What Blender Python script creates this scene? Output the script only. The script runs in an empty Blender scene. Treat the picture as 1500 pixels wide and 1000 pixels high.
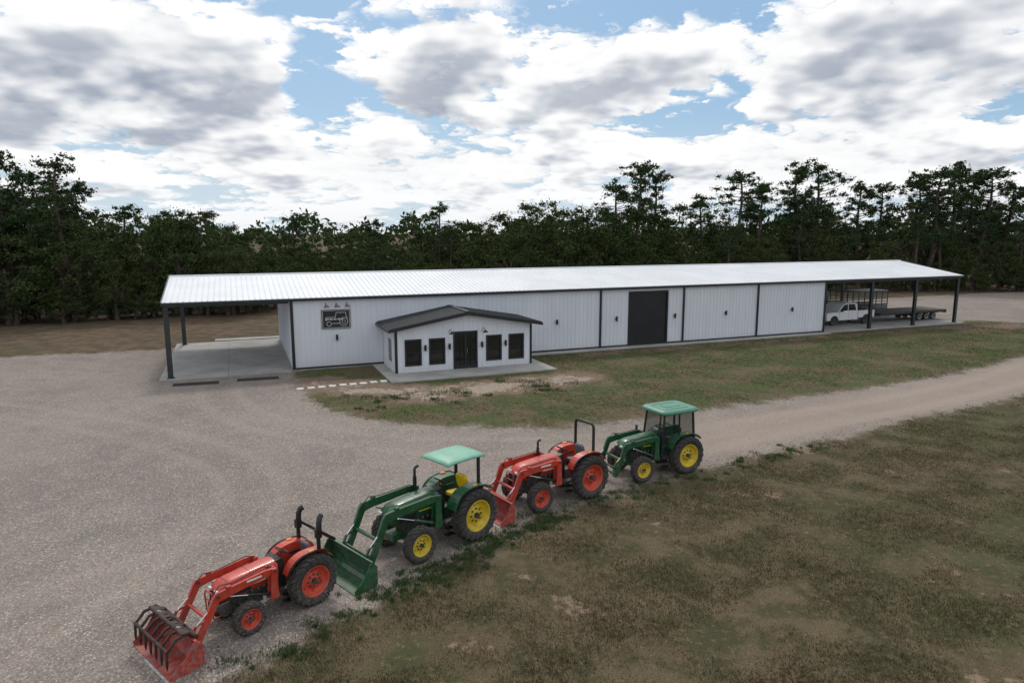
import bpy, math, random
import numpy as np
from mathutils import Vector, Matrix
random.seed(7); np.random.seed(7)
scene=bpy.context.scene
R=math.radians

# ============================================================ node helpers
class NT:
    def __init__(s,tree): s.t=tree; s.n=tree.nodes; s.l=tree.links
    def node(s,typ,**kw):
        nd=s.n.new(typ)
        for k,v in kw.items(): setattr(nd,k,v)
        return nd
    def put(s,sock,val):
        if isinstance(val,bpy.types.NodeSocket): s.l.new(val,sock)
        elif val is not None:
            try: sock.default_value=val
            except Exception: sock.default_value=tuple(val)+(1.0,)
    def math(s,op,a,b=None,c=None,clamp=False):
        nd=s.node('ShaderNodeMath',operation=op,use_clamp=clamp)
        s.put(nd.inputs[0],a)
        if b is not None: s.put(nd.inputs[1],b)
        if c is not None: s.put(nd.inputs[2],c)
        return nd.outputs[0]
    def vmath(s,op,a,b=None,scale=None):
        nd=s.node('ShaderNodeVectorMath',operation=op)
        s.put(nd.inputs[0],a)
        if b is not None: s.put(nd.inputs[1],b)
        if scale is not None: s.put(nd.inputs['Scale'],scale)
        return nd.outputs['Value'] if op in('DOT_PRODUCT','LENGTH') else nd.outputs[0]
    def mix(s,f,a,b,mode='MIX'):
        nd=s.node('ShaderNodeMix',data_type='RGBA',blend_type=mode)
        s.put(nd.inputs[0],f); s.put(nd.inputs[6],a); s.put(nd.inputs[7],b)
        return nd.outputs[2]
    def noise(s,vec,scale,detail=4,rough=.55,dist=0.0,dim='3D'):
        nd=s.node('ShaderNodeTexNoise',noise_dimensions=dim)
        s.put(nd.inputs['Vector'],vec); nd.inputs['Scale'].default_value=scale
        nd.inputs['Detail'].default_value=detail; nd.inputs['Roughness'].default_value=rough
        nd.inputs['Distortion'].default_value=dist
        return nd.outputs['Fac']
    def voro(s,vec,scale,out='Distance',dim='3D'):
        nd=s.node('ShaderNodeTexVoronoi',voronoi_dimensions=dim); s.put(nd.inputs['Vector'],vec); nd.inputs['Scale'].default_value=scale
        return nd.outputs[out]
    def ss(s,x,a,b,lo=0.0,hi=1.0):
        nd=s.node('ShaderNodeMapRange',interpolation_type='SMOOTHSTEP')
        s.put(nd.inputs[0],x)
        for i,v in enumerate((a,b,lo,hi)): nd.inputs[i+1].default_value=v
        return nd.outputs[0]

def C(r,g,b): return (r,g,b,1.0)
MATS={}
def new_mat(name):
    m=bpy.data.materials.new(name); m.use_nodes=True
    nt=NT(m.node_tree); bs=m.node_tree.nodes['Principled BSDF']
    MATS[name]=m
    return m,nt,bs
def matte(nt,bs,col):
    df=nt.node('ShaderNodeBsdfDiffuse'); nt.put(df.inputs['Color'],col)
    out=[n for n in nt.n if n.type=='OUTPUT_MATERIAL'][0]; nt.l.new(df.outputs[0],out.inputs['Surface']); nt.n.remove(bs)
def simple(name,col,rough=.5,metal=0,var=.12,nscale=6.0,bump=0,coat=0,dust=0.0):
    m,nt,bs=new_mat(name)
    geo=nt.node('ShaderNodeNewGeometry'); tc=nt.node('ShaderNodeTexCoord')
    n=nt.noise(tc.outputs['Object'],nscale,3,.6)
    dark=C(*[c*(1-var) for c in col[:3]]); lite=C(*[min(1,c*(1+var)) for c in col[:3]])
    c=nt.mix(nt.ss(n,.35,.65),dark,lite)
    if dust>0:
        n2=nt.noise(tc.outputs['Object'],nscale*2.3,4,.65)
        z=nt.node('ShaderNodeSeparateXYZ'); nt.l.new(geo.outputs['Position'],z.inputs[0])
        low=nt.ss(z.outputs['Z'],1.3,.1)
        f=nt.math('MULTIPLY',nt.ss(n2,.35,.75),nt.math('MULTIPLY_ADD',low,dust,dust*.35))
        c=nt.mix(f,c,C(.26,.22,.19))
        nt.put(bs.inputs['Roughness'],nt.math('MULTIPLY_ADD',f,.5,rough))
    else: bs.inputs['Roughness'].default_value=rough
    nt.put(bs.inputs['Base Color'],c)
    bs.inputs['Metallic'].default_value=metal
    bs.inputs['Coat Weight'].default_value=coat
    if bump>0:
        b=nt.node('ShaderNodeBump'); b.inputs['Strength'].default_value=bump; b.inputs['Distance'].default_value=.02
        nt.put(b.inputs['Height'],nt.noise(tc.outputs['Object'],nscale*6,4)); nt.put(bs.inputs['Normal'],b.outputs[0])
    return m

simple('red_paint',(.50,.040,.018),.36,0,.12,3,coat=.25,dust=.40)
simple('red_rim',(.62,.055,.018),.45,0,.10,5,dust=.35)
simple('bucket_red',(.38,.028,.018),.5,0,.30,5,dust=.6)
simple('green_paint',(.009,.080,.026),.36,0,.18,3,coat=.25,dust=.26)
simple('canopy_green',(.19,.42,.31),.5,0,.08,4)
simple('cab_roof_green',(.09,.25,.17),.45,0,.08,4)
simple('yellow_rim',(.70,.50,.014),.45,0,.08,5,dust=.35)
simple('seat_yellow',(.75,.52,.01),.5,0,.05)
simple('seat_grey',(.12,.12,.13),.6,0,.1)
simple('rubber',(.018,.018,.018),.75,0,.25,12,bump=.2,dust=.5)
simple('black_metal',(.014,.014,.015),.42,0,.2)
simple('dark_cast',(.035,.035,.036),.55,.2,.3,8,dust=.45)
simple('grey_cast',(.16,.16,.165),.5,.3,.2,8,dust=.3)
simple('chrome_rod',(.7,.7,.7),.18,1,.02)
simple('rust_brown',(.050,.028,.021),.7,.2,.4,9)
simple('lamp_lens',(.7,.7,.68),.12,0,.02)
simple('amber',(.8,.25,.02),.3)
simple('decal_white',(.75,.75,.72),.5,0,.05)
simple('bright_steel',(.45,.46,.47),.35,.8,.1)
simple('white_paint',(.78,.79,.80),.3,0,.03,2,coat=.3)
simple('truck_glass',(.012,.014,.016),.06,0,.05)
simple('window_glass',(.02,.02,.02),.06,0,.1)
simple('black_trim',(.016,.017,.020),.4,0,.15,1.5)
simple('steel_dark',(.028,.036,.042),.42,.1,.2,2)
simple('blue_tarp',(.05,.2,.55),.5,0,.1)
simple('bark',(.075,.056,.043),.9,0,.35,3)
simple('trailer_deck',(.10,.08,.06),.8,0,.3,3)
simple('stone_white',(.55,.54,.51),.8,0,.15,5)
simple('shingle_black',(.015,.019,.025),.5,0,.2,1.5)
simple('rollup_black',(.012,.012,.014),.45,0,.2,1)

m,nt,bs=new_mat('cab_glass')
bs.inputs['Base Color'].default_value=C(.02,.05,.04); bs.inputs['Roughness'].default_value=.05
bs.inputs['Alpha'].default_value=.42

m,nt,bs=new_mat('concrete')
tc=nt.node('ShaderNodeTexCoord')
n1=nt.noise(tc.outputs['Object'],.6,5,.6); n2=nt.noise(tc.outputs['Object'],14,3,.6)
c=nt.mix(nt.ss(n1,.3,.7),C(.30,.285,.27),C(.43,.42,.40)); c=nt.mix(nt.math('MULTIPLY',n2,.3),c,C(.24,.23,.22))
nt.put(bs.inputs['Base Color'],c); bs.inputs['Roughness'].default_value=.8

m,nt,bs=new_mat('white_panel')
tc=nt.node('ShaderNodeTexCoord'); mp=nt.node('ShaderNodeMapping'); mp.inputs['Scale'].default_value=(1,1,.15)
nt.l.new(tc.outputs['Object'],mp.inputs[0])
n1=nt.noise(mp.outputs[0],1.2,4,.6)
sep=nt.node('ShaderNodeSeparateXYZ'); nt.l.new(tc.outputs['Object'],sep.inputs[0])
low=nt.ss(sep.outputs['Z'],.8,.0)
c=nt.mix(nt.ss(n1,.3,.7),C(.67,.69,.74),C(.72,.74,.79))
c=nt.mix(nt.math('MULTIPLY',low,nt.math('MULTIPLY',n1,.5)),c,C(.42,.36,.32))
nt.put(bs.inputs['Base Color'],c); bs.inputs['Roughness'].default_value=.42

m,nt,bs=new_mat('roof_white')
tc=nt.node('ShaderNodeTexCoord'); n1=nt.noise(tc.outputs['Object'],.35,4,.6)
c=nt.mix(nt.ss(n1,.3,.7),C(.70,.72,.75),C(.80,.81,.83))
nt.put(bs.inputs['Base Color'],c); bs.inputs['Roughness'].default_value=.38

def foliage(name,cols):
    m,nt,bs=new_mat(name)
    g=nt.node('ShaderNodeNewGeometry'); oi=nt.node('ShaderNodeObjectInfo')
    n=nt.noise(g.outputs['Position'],.35,1,.6)
    c=nt.mix(g.outputs['Random Per Island'],cols[0],cols[1])
    c=nt.mix(nt.ss(n,.45,.75),c,cols[2])
    c=nt.mix(nt.math('MULTIPLY',oi.outputs['Random'],.5),c,cols[3])
    matte(nt,bs,c)
foliage('oak_leaves',[C(.032,.054,.019),C(.078,.106,.040),C(.058,.088,.032),C(.092,.098,.046)])
foliage('pine_needles',[C(.032,.056,.025),C(.076,.112,.048),C(.052,.090,.040),C(.060,.090,.038)])

# ============================================================ mesh builder
class MB:
    def __init__(s): s.v=[];s.f=[];s.m=[];s.sm=[]
    def add(s,vs,fs,mat,smooth=False):
        o=len(s.v); s.v+= [tuple(p) for p in vs]
        for f in fs: s.f.append([i+o for i in f]); s.m.append(mat); s.sm.append(smooth)
    HEX=[(0,3,2,1),(4,5,6,7),(0,1,5,4),(1,2,6,5),(2,3,7,6),(3,0,4,7)]
    def b(s,x0,x1,y0,y1,z0,z1,mat):
        s.add([(x0,y0,z0),(x1,y0,z0),(x1,y1,z0),(x0,y1,z0),(x0,y0,z1),(x1,y0,z1),(x1,y1,z1),(x0,y1,z1)],s.HEX,mat)
    def box(s,c,sz,mat,rot=None):
        vs=[]
        for z in(-.5,.5):
            for x,y in((-.5,-.5),(.5,-.5),(.5,.5),(-.5,.5)):
                p=Vector((x*sz[0],y*sz[1],z*sz[2]))
                if rot is not None: p=rot@p
                vs.append(p+Vector(c))
        s.add(vs,s.HEX,mat)
    def frame(s,p,q,up=(0,0,1)):
        d=(Vector(q)-Vector(p)).normalized(); u=Vector(up)
        if abs(d.dot(u))>.97: u=Vector((1,0,0))
        side=d.cross(u).normalized(); u=side.cross(d)
        return d,side,u
    def bar(s,p,q,w,h,mat):
        p=Vector(p);q=Vector(q);d,sd,u=s.frame(p,q); vs=[]
        for e in(p,q):
            for a,b in((-1,-1),(1,-1),(1,1),(-1,1)): vs.append(e+sd*a*w/2+u*b*h/2)
        s.add(vs,[(0,1,2,3),(7,6,5,4),(0,4,5,1),(1,5,6,2),(2,6,7,3),(3,7,4,0)],mat)
    def cyl(s,p,q,r,mat,n=14,r2=None,caps=True):
        p=Vector(p);q=Vector(q);d,sd,u=s.frame(p,q); r2=r if r2 is None else r2; vs=[]
        for e,rr in((p,r),(q,r2)):
            for i in range(n):
                a=2*math.pi*i/n; vs.append(e+(sd*math.cos(a)+u*math.sin(a))*rr)
        s.add(vs,[(i,(i+1)%n,n+(i+1)%n,n+i) for i in range(n)],mat,True)
        if caps: s.add(vs,[tuple(range(n))[::-1],tuple(range(n,2*n))],mat)
    def tube(s,path,r,mat,n=8,radii=None):
        P=[Vector(p) for p in path]; vs=[];up=Vector((0,0,1)); prev=None
        for k,p in enumerate(P):
            d=(P[min(k+1,len(P)-1)]-P[max(k-1,0)]).normalized()
            if prev is None:
                a=Vector((0,0,1)) if abs(d.z)<.9 else Vector((1,0,0)); sd=d.cross(a).normalized()
            else: sd=(prev-d*prev.dot(d)).normalized()
            prev=sd; u=sd.cross(d); rr=radii[k] if radii else r
            for i in range(n):
                a=2*math.pi*i/n; vs.append(p+(sd*math.cos(a)+u*math.sin(a))*rr)
        fs=[]
        for k in range(len(P)-1):
            for i in range(n): fs.append((k*n+i,k*n+(i+1)%n,(k+1)*n+(i+1)%n,(k+1)*n+i))
        s.add(vs,fs,mat,True); s.add(vs,[tuple(range(n))[::-1],tuple(range((len(P)-1)*n,len(P)*n))],mat)
    def lathe(s,prof,c,mat,n=36,flip=1):   # prof (a,r) along y
        vs=[];k=len(prof)
        for i in range(n):
            t=2*math.pi*i/n
            for a,r in prof: vs.append((c[0]+r*math.cos(t),c[1]+a*flip,c[2]+r*math.sin(t)))
        fs=[]
        for i in range(n):
            j=(i+1)%n
            for q in range(k-1): fs.append((i*k+q,j*k+q,j*k+q+1,i*k+q+1))
        s.add(vs,fs,mat,True)
    def prism(s,poly,y0,y1,mat):
        n=len(poly); vs=[(x,y0,z) for x,z in poly]+[(x,y1,z) for x,z in poly]
        s.add(vs,[tuple(range(n)),tuple(range(2*n-1,n-1,-1))]+[(i,i+n,(i+1)%n+n,(i+1)%n) for i in range(n)],mat)
    def sheet(s,pts,y0,y1,t,mat):
        P=[Vector((x,0,z)) for x,z in pts]; off=[]
        for k,p in enumerate(P):
            d=(P[min(k+1,len(P)-1)]-P[max(k-1,0)]).normalized(); nrm=Vector((-d.z,0,d.x)); off.append(p+nrm*t)
        vs=[]
        for p,o in zip(P,off): vs+=[(p.x,y0,p.z),(p.x,y1,p.z),(o.x,y1,o.z),(o.x,y0,o.z)]
        fs=[]
        for k in range(len(P)-1):
            a=4*k
            for i in range(4): fs.append((a+i,a+(i+1)%4,a+4+(i+1)%4,a+4+i))
        fs+=[(3,2,1,0),(len(vs)-4,len(vs)-3,len(vs)-2,len(vs)-1)]
        s.add(vs,fs,mat)
    def loft(s,secs,mat,smooth=True,cap=True):
        n=len(secs[0]); vs=[p for q in secs for p in q]; fs=[]
        for k in range(len(secs)-1):
            for i in range(n): fs.append((k*n+i,k*n+(i+1)%n,(k+1)*n+(i+1)%n,(k+1)*n+i))
        s.add(vs,fs,mat,smooth)
        if cap: s.add(vs,[tuple(range(n))[::-1],tuple(range((len(secs)-1)*n,len(secs)*n))],mat)
    def obj(s,name,parent=None,bevel=0,loc=None,rotz=None):
        me=bpy.data.meshes.new(name); me.from_pydata(s.v,[],s.f)
        names=list(dict.fromkeys(s.m))
        for nm in names: me.materials.append(MATS[nm])
        idx={nm:i for i,nm in enumerate(names)}
        me.polygons.foreach_set('material_index',[idx[a] for a in s.m])
        me.polygons.foreach_set('use_smooth',s.sm); me.update()
        ob=bpy.data.objects.new(name,me); scene.collection.objects.link(ob)
        if parent: ob.parent=parent
        if loc is not None: ob.location=loc
        if rotz is not None: ob.rotation_euler=(0,0,rotz)
        if bevel>0:
            md=ob.modifiers.new('bevel','BEVEL'); md.width=bevel; md.segments=2; md.limit_method='ANGLE'; md.angle_limit=R(40)
        return ob
def empty(name,loc=(0,0,0),rotz=0):
    e=bpy.data.objects.new(name,None); e.location=loc; e.rotation_euler=(0,0,rotz); scene.collection.objects.link(e); return e

# ============================================================ GROUND
def inside(P,poly):
    x,y=P[:,0],P[:,1]; r=np.zeros(len(P),bool); n=len(poly)
    for i in range(n):
        x0,y0=poly[i];x1,y1=poly[(i+1)%n]
        c=((y0>y)!=(y1>y)); 
        with np.errstate(divide='ignore',invalid='ignore'):
            xi=(x1-x0)*(y-y0)/((y1-y0) if y1!=y0 else 1e-9)+x0
        r^=(c&(x<xi))
    return r
def segd(P,a,b):
    a=np.array(a,float);b=np.array(b,float);ab=b-a
    t=np.clip(((P-a)@ab)/(ab@ab),0,1); return np.hypot(*(P-(a+t[:,None]*ab)).T)
def sdist(P,poly):
    d=np.full(len(P),1e9); n=len(poly)
    for i in range(n): d=np.minimum(d,segd(P,poly[i],poly[(i+1)%n]))
    return np.where(inside(P,poly),d,-d)
OUTER=[(-95,31),(-33,43.4),(-24,46.5),(-22.3,49),(-19,52),(5,62),(25,72),(30,79),(44,83),(67,92),(120,112),(200,120),(200,-60),(-95,-60)]
ISL=[(-12.9,39.0),(-11.2,35.0),(-9.6,31.8),(-7.75,29.6),(-5.5,28.3),(-3.2,27.8),(1.4,27.4),(4.4,28.3),(7.7,29.8),(11.3,31.5),(15.4,33.3),(20,35.5),(25.5,38.5),(30.7,42),(36,46),(42,51),(46,56),(47,60),(42.8,62.2),(39.5,61.2)]
FIELD=[(-16,-30),(-11,0),(-7,8.5),(-5.2,11.1),(-4.2,12.3),(-2.85,14),(-.86,16.2),(1.2,18.6),(5.6,21.7),(11.6,25.2),(17.2,28.6),(24.5,32.3),(38,41),(60,56),(120,80),(200,90),(200,-30)]
def zones(P):
    o=sdist(P,OUTER); i=sdist(P,ISL); f=sdist(P,FIELD)
    return np.minimum(np.minimum(o,-i),-f),i,f,o
def axis(a,b,step,far):
    core=list(np.arange(a,b+1e-6,step)); lo=[];hi=[]
    g=step;x=a
    while x>-far: g*=1.35; x-=g; lo.append(x)
    g=step;x=b
    while x<far: g*=1.35; x+=g; hi.append(x)
    return np.array(lo[::-1]+core+hi)
xs=axis(-40,52,.3,2500); ys=axis(6,66,.3,2500)
GX,GY=np.meshgrid(xs,ys); P=np.stack([GX.ravel(),GY.ravel()],1)
g,isl,fld,out=zones(P)
e=np.array([.9265,.3762]); nn=np.array([-.3762,.9265]); O=np.array([-12.77,39.13])
S=(P-O)@e; N=(P-O)@nn
off=np.clip(np.minimum(1,np.maximum.reduce([-8-S,S-59,-6.5-N,N-14.5])/3),0,1)
Z=(.05*np.sin(P[:,0]*.35+1.1*np.sin(P[:,1]*.22))*np.sin(P[:,1]*.31+.8)+.02*np.sin(P[:,0]*1.7+P[:,1]*.9)*np.sin(P[:,1]*1.3))*off*np.where(g>0,.35,1.0)
Z=np.where(np.abs(P).max(1)>150,0,Z)
def gz(x,y):
    i=np.clip(np.searchsorted(xs,x),0,len(xs)-1); j=np.clip(np.searchsorted(ys,y),0,len(ys)-1)
    return Z.reshape(GX.shape)[j,i]
nx,ny=len(xs),len(ys)
co=np.stack([P[:,0],P[:,1],Z],1)
idx=np.arange(nx*ny).reshape(ny,nx)
quads=np.stack([idx[:-1,:-1],idx[:-1,1:],idx[1:,1:],idx[1:,:-1]],-1).reshape(-1,4)
def fast_mesh(name,co,faces):
    k=faces.shape[1]; me=bpy.data.meshes.new(name)
    me.vertices.add(len(co)); me.vertices.foreach_set('co',np.ascontiguousarray(co,dtype=np.float32).ravel())
    me.loops.add(faces.size); me.loops.foreach_set('vertex_index',np.ascontiguousarray(faces,dtype=np.int32).ravel())
    me.polygons.add(len(faces)); me.polygons.foreach_set('loop_start',np.arange(0,faces.size,k,dtype=np.int32))
    me.update(calc_edges=True); return me
me=fast_mesh('ground',co,quads)
def attr(name,vals):
    a=me.attributes.new(name,'FLOAT','POINT'); a.data.foreach_set('value',np.ascontiguousarray(vals,dtype=np.float32))
attr('gravel',np.clip(g,-4,4)); attr('island',np.clip(isl,-4,4)); attr('back',np.clip((-out)/1.5,0,1))
dirt=np.maximum.reduce([np.exp(-(segd(P,(-10.5,35.6),(-4,33.2))/2.2)**2),np.exp(-(segd(P,(-5,33.0),(3.6,37.2))/1.9)**2),
  .55*np.exp(-(segd(P,(5,44.5),(40,58.8))/1.4)**2), .7*np.exp(-(segd(P,(38,56.5),(46,60))/2.4)**2)])
attr('dirt',dirt)
def polyd(pts):
    r=np.full(len(P),99.)
    for a,b in zip(pts[:-1],pts[1:]): r=np.minimum(r,segd(P,a,b))
    return r
TR=[(2,22.6),(10,27.3),(18,31.3),(26,36),(34,42),(46,52),(70,66)]
attr('road',np.clip(polyd(TR),0,20))
def curve(pts,n=14):
    out=[]; p=[np.array(q,float) for q in pts]
    for i in range(len(p)-1):
        p0=p[max(i-1,0)];p1=p[i];p2=p[i+1];p3=p[min(i+2,len(p)-1)]
        for k in range(n):
            t=k/n; out.append(.5*((2*p1)+(-p0+p2)*t+(2*p0-5*p1+4*p2-p3)*t*t+(-p0+3*p1-3*p2+p3)*t**3))
    out.append(p[-1]); return out
rut=np.full(len(P),9.)
for pts in ([(14,29.6),(4,25.6),(-4,25.2),(-11,28.5),(-15,34),(-16,39)],[(-40,33),(-26,31),(-14,26),(-8,20),(-9,10),(-14,2)],[(26,36),(8,25.5),(-3,19.5),(-10,14),(-18,4)]):
    rut=np.minimum(rut,np.abs(polyd(curve(pts))-.85))
attr('rut',rut)
m,nt,bs=new_mat('ground_surface')
def A(n): 
    nd=nt.node('ShaderNodeAttribute'); nd.attribute_name=n; return nd.outputs['Fac']
geo=nt.node('ShaderNodeNewGeometry'); pos=geo.outputs['Position']
N2=lambda sc,dt,rg: nt.noise(pos,sc,dt,rg,0,'2D')
nb=N2(.12,3,.6); nm=N2(.9,5,.65); nf=N2(5,4,.7); nff=N2(28,3,.7); nd_=N2(.42,4,.7)
gc=nt.mix(nt.ss(nb,.35,.65),C(.225,.191,.171),C(.290,.248,.219))
gc=nt.mix(nt.math('MULTIPLY',nt.ss(nm,.4,.75),.55),gc,C(.33,.262,.218))
gc=nt.mix(nt.math('MULTIPLY',nt.ss(nd_,.53,.68),.45),gc,C(.175,.150,.137))
gc=nt.mix(nt.math('MULTIPLY',nt.ss(nff,.42,.7),.60),gc,C(.135,.113,.101))
rut_f=nt.math('MULTIPLY',nt.ss(nt.math('ADD',A('rut'),nt.math('MULTIPLY_ADD',nm,.6,-.3)),.42,.05),.32)
gc=nt.mix(rut_f,gc,C(.36,.298,.255))
nvA=nt.node('ShaderNodeTexVoronoi',voronoi_dimensions='2D'); nt.put(nvA.inputs['Vector'],pos); nvA.inputs['Scale'].default_value=13
sv=nt.node('ShaderNodeSeparateXYZ'); nt.l.new(nvA.outputs['Color'],sv.inputs[0])
st=nt.math('MULTIPLY',nt.math('GREATER_THAN',sv.outputs[0],.85),nt.ss(nvA.outputs['Distance'],.38,.22))
st=nt.math('MULTIPLY',st,nt.ss(nm,.32,.60))
gc=nt.mix(st,gc,C(.48,.455,.42))
v2=nt.voro(pos,34,'Color','2D'); sv2=nt.node('ShaderNodeSeparateXYZ'); nt.l.new(v2,sv2.inputs[0])
gc=nt.mix(nt.math('MULTIPLY',nt.math('GREATER_THAN',sv2.outputs[0],.84),.6),gc,C(.43,.40,.365))
gc=nt.mix(nt.math('MULTIPLY',nt.math('LESS_THAN',sv2.outputs[1],.20),.5),gc,C(.11,.094,.085))
rd=A('road')
track=nt.ss(nt.math('ABSOLUTE',nt.math('SUBTRACT',rd,1.0)),.6,.1)
smooth_road=nt.math('MULTIPLY',nt.ss(nt.math('ADD',rd,nt.math('MULTIPLY',nm,3)),5.0,2.0),.55)
gc=nt.mix(smooth_road,gc,C(.315,.252,.208))
gc=nt.mix(nt.math('MULTIPLY',track,.28),gc,C(.37,.30,.25))
# field: olive, straw brown, bare soil patches
fc=nt.mix(nt.ss(nm,.38,.62),C(.066,.061,.030),C(.128,.100,.058))
fc=nt.mix(nt.math('MULTIPLY',nt.ss(nb,.44,.60),.55),fc,C(.066,.074,.029))
fc=nt.mix(nt.math('MULTIPLY',nt.ss(nd_,.50,.64),.55),fc,C(.130,.092,.058))
fc=nt.mix(nt.math('MULTIPLY',nt.ss(nf,.52,.72),.85),fc,C(.170,.124,.082))
fc=nt.mix(nt.math('MULTIPLY',nt.ss(nff,.48,.68),.85),fc,C(.040,.038,.020))
fc=nt.mix(nt.math('MULTIPLY',nt.ss(nt.math('ADD',nd_,nt.math('MULTIPLY_ADD',nf,.22,-.11)),.67,.73),.75),fc,C(.26,.19,.135))
bc=nt.mix(nt.ss(nm,.35,.65),C(.085,.060,.040),C(.135,.098,.065)); bc=nt.mix(nt.math('MULTIPLY',nt.ss(nb,.5,.65),.4),bc,C(.07,.068,.035))
fc=nt.mix(A('back'),fc,bc)
ic=nt.mix(nt.ss(nf,.35,.65),C(.055,.072,.023),C(.094,.104,.040))
ic=nt.mix(nt.ss(nd_,.43,.59),ic,C(.130,.100,.060))
ic=nt.mix(nt.ss(nff,.5,.75),ic,C(.045,.05,.022))
dn=nt.math('ADD',A('dirt'),nt.math('MULTIPLY_ADD',nm,1.3,-.65))
dn=nt.math('ADD',dn,nt.math('MULTIPLY_ADD',nf,.7,-.35))
ic=nt.mix(nt.ss(dn,.35,.62),ic,C(.18,.128,.095))
ic=nt.mix(nt.ss(nt.math('ADD',dn,nt.math('MULTIPLY_ADD',nb,1.,-.5)),.85,1.0),ic,C(.32,.26,.21))
veg=nt.mix(nt.ss(A('island'),-1,0),fc,ic)
edge=nt.math('ADD',A('gravel'),nt.math('MULTIPLY_ADD',nm,1.8,-.9)); edge=nt.math('ADD',edge,nt.math('MULTIPLY_ADD',nf,1.1,-.55))
halo=nt.ss(nt.math('ABSOLUTE',edge),.55,.0)
col=nt.mix(nt.ss(edge,-.12,.22),veg,gc)
col=nt.mix(nt.math('MULTIPLY',halo,.45),col,C(.18,.145,.115))
nt.put(bs.inputs['Base Color'],col); bs.inputs['Roughness'].default_value=.92; bs.inputs['Specular IOR Level'].default_value=.15
bp=nt.node('ShaderNodeBump'); bp.inputs['Strength'].default_value=.6; bp.inputs['Distance'].default_value=.04
nt.put(bp.inputs['Height'],nt.noise(pos,11,3,.75,0,'2D')); nt.put(bs.inputs['Normal'],bp.outputs[0])
me.materials.append(m)
gob=bpy.data.objects.new('ground',me); scene.collection.objects.link(gob)
me.polygons.foreach_set('use_smooth',[True]*len(me.polygons))

def grass(name,pts,hmin,hmax,w,mat,blades=3,spread=.05):
    n=len(pts); k=blades
    base=np.repeat(pts,k,0)+np.random.normal(0,spread,(n*k,2))
    z=gz(base[:,0],base[:,1]); h=np.random.uniform(hmin,hmax,n*k)
    a=np.random.uniform(0,2*np.pi,n*k); dx=np.cos(a)*w/2;dy=np.sin(a)*w/2
    la=np.random.uniform(0,2*np.pi,n*k); l=np.random.uniform(.1,.9,n*k)*h
    v=np.empty((n*k,3,3))
    v[:,0]=np.stack([base[:,0]-dx,base[:,1]-dy,z-.005],1); v[:,1]=np.stack([base[:,0]+dx,base[:,1]+dy,z-.005],1)
    v[:,2]=np.stack([base[:,0]+np.cos(la)*l,base[:,1]+np.sin(la)*l,z+h],1)
    me=fast_mesh(name,v.reshape(-1,3),np.arange(n*k*3).reshape(-1,3)); me.materials.append(MATS[mat])
    ob=bpy.data.objects.new(name,me); scene.collection.objects.link(ob); return ob
def blade_mat(name,c1,c2,c3):
    m,nt,bs=new_mat(name); g=nt.node('ShaderNodeNewGeometry')
    n=nt.noise(g.outputs['Position'],.7,2,.65)
    c=nt.mix(g.outputs['Random Per Island'],c1,c2); c=nt.mix(nt.ss(n,.42,.62),c,c3)
    matte(nt,bs,c)
blade_mat('dry_grass',C(.070,.072,.029),C(.21,.165,.10),C(.125,.095,.055))
blade_mat('green_grass',C(.055,.082,.024),C(.11,.132,.05),C(.115,.104,.056))
blade_mat('weed_green',C(.045,.085,.028),C(.11,.15,.065),C(.08,.12,.048))
def patchy(P,sc):
    return (np.sin(P[:,0]*sc+2*np.sin(P[:,1]*sc*.7))+np.sin(P[:,1]*sc*1.3+1.7*np.sin(P[:,0]*sc*.6+1)))*.5
Q=np.stack([np.random.uniform(-8,40,420000),9+31*np.random.uniform(0,1,420000)**1.5],1)
Q=Q[np.abs(Q[:,0])<Q[:,1]*.86+2]; sf=sdist(Q,FIELD)
keep=(sf>np.random.normal(.1,.35,len(Q)))&(patchy(Q,1.1)+.6*patchy(Q+7,2.7)+np.random.normal(0,.35,len(Q))>-.25); Q=Q[keep][:95000]
grass('field_grass',Q,.015,.07,.017,'dry_grass')
Q=np.stack([np.random.uniform(-12,46,160000),np.random.uniform(27,61,160000)],1); si=sdist(Q,ISL)
SN=(Q-O)@e; NQ=(Q-O)@nn
dq=np.minimum(segd(Q,(-10.5,35.6),(-4,33.2)),segd(Q,(-5,33.0),(3.6,37.2)))
keep=(si>np.random.normal(.1,.3,len(Q)))&(NQ<-.8)&~((SN>4.4)&(SN<14.6)&(NQ>-5.8))&((dq>2.0)|(np.random.rand(len(Q))<.12))&(patchy(Q,.8)+np.random.normal(0,.5,len(Q))>-.4)
grass('lawn_grass',Q[keep][:50000],.02,.06,.022,'green_grass')
W=[]
for i in range(330):
    k=random.random()
    if k<.6: t=random.random(); c=np.array((-2.9,14.0))*(1-t)+np.array((1.6,18.9))*t
    elif k<.75: t=random.random(); c=np.array((-5,11.2))*(1-t)+np.array((-2.9,14))*t
    else: t=random.random(); c=np.array((2,19.2))*(1-t)+np.array((12,25.3))*t
    c=c+np.random.normal(0,.32,2); r=random.uniform(.03,.14)
    W.append(c+np.random.normal(0,r,(random.randint(5,34),2)))
grass('edge_weeds',np.concatenate(W),.02,.12,.02,'weed_green',3,.02)
W=[]
for i in range(40):
    t=random.random(); c=np.array((-7,31.0))*(1-t)+np.array((3.8,35.5))*t+np.random.normal(0,.9,2); r=random.uniform(.1,.35)
    W.append(c+np.random.normal(0,r,(45,2)))
grass('lawn_tufts',np.concatenate(W),.03,.11,.03,'weed_green',3,.03)
Q=np.stack([np.random.uniform(-14,12,60000),9+24*np.random.uniform(0,1,60000)**1.4],1)
gq=zones(Q)[0]; Q=Q[(gq>0.1)&(np.abs(Q[:,0])<Q[:,1]*.85+1)&(patchy(Q,.6)+np.random.normal(0,.6,len(Q))>.1)][:16000]
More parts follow.
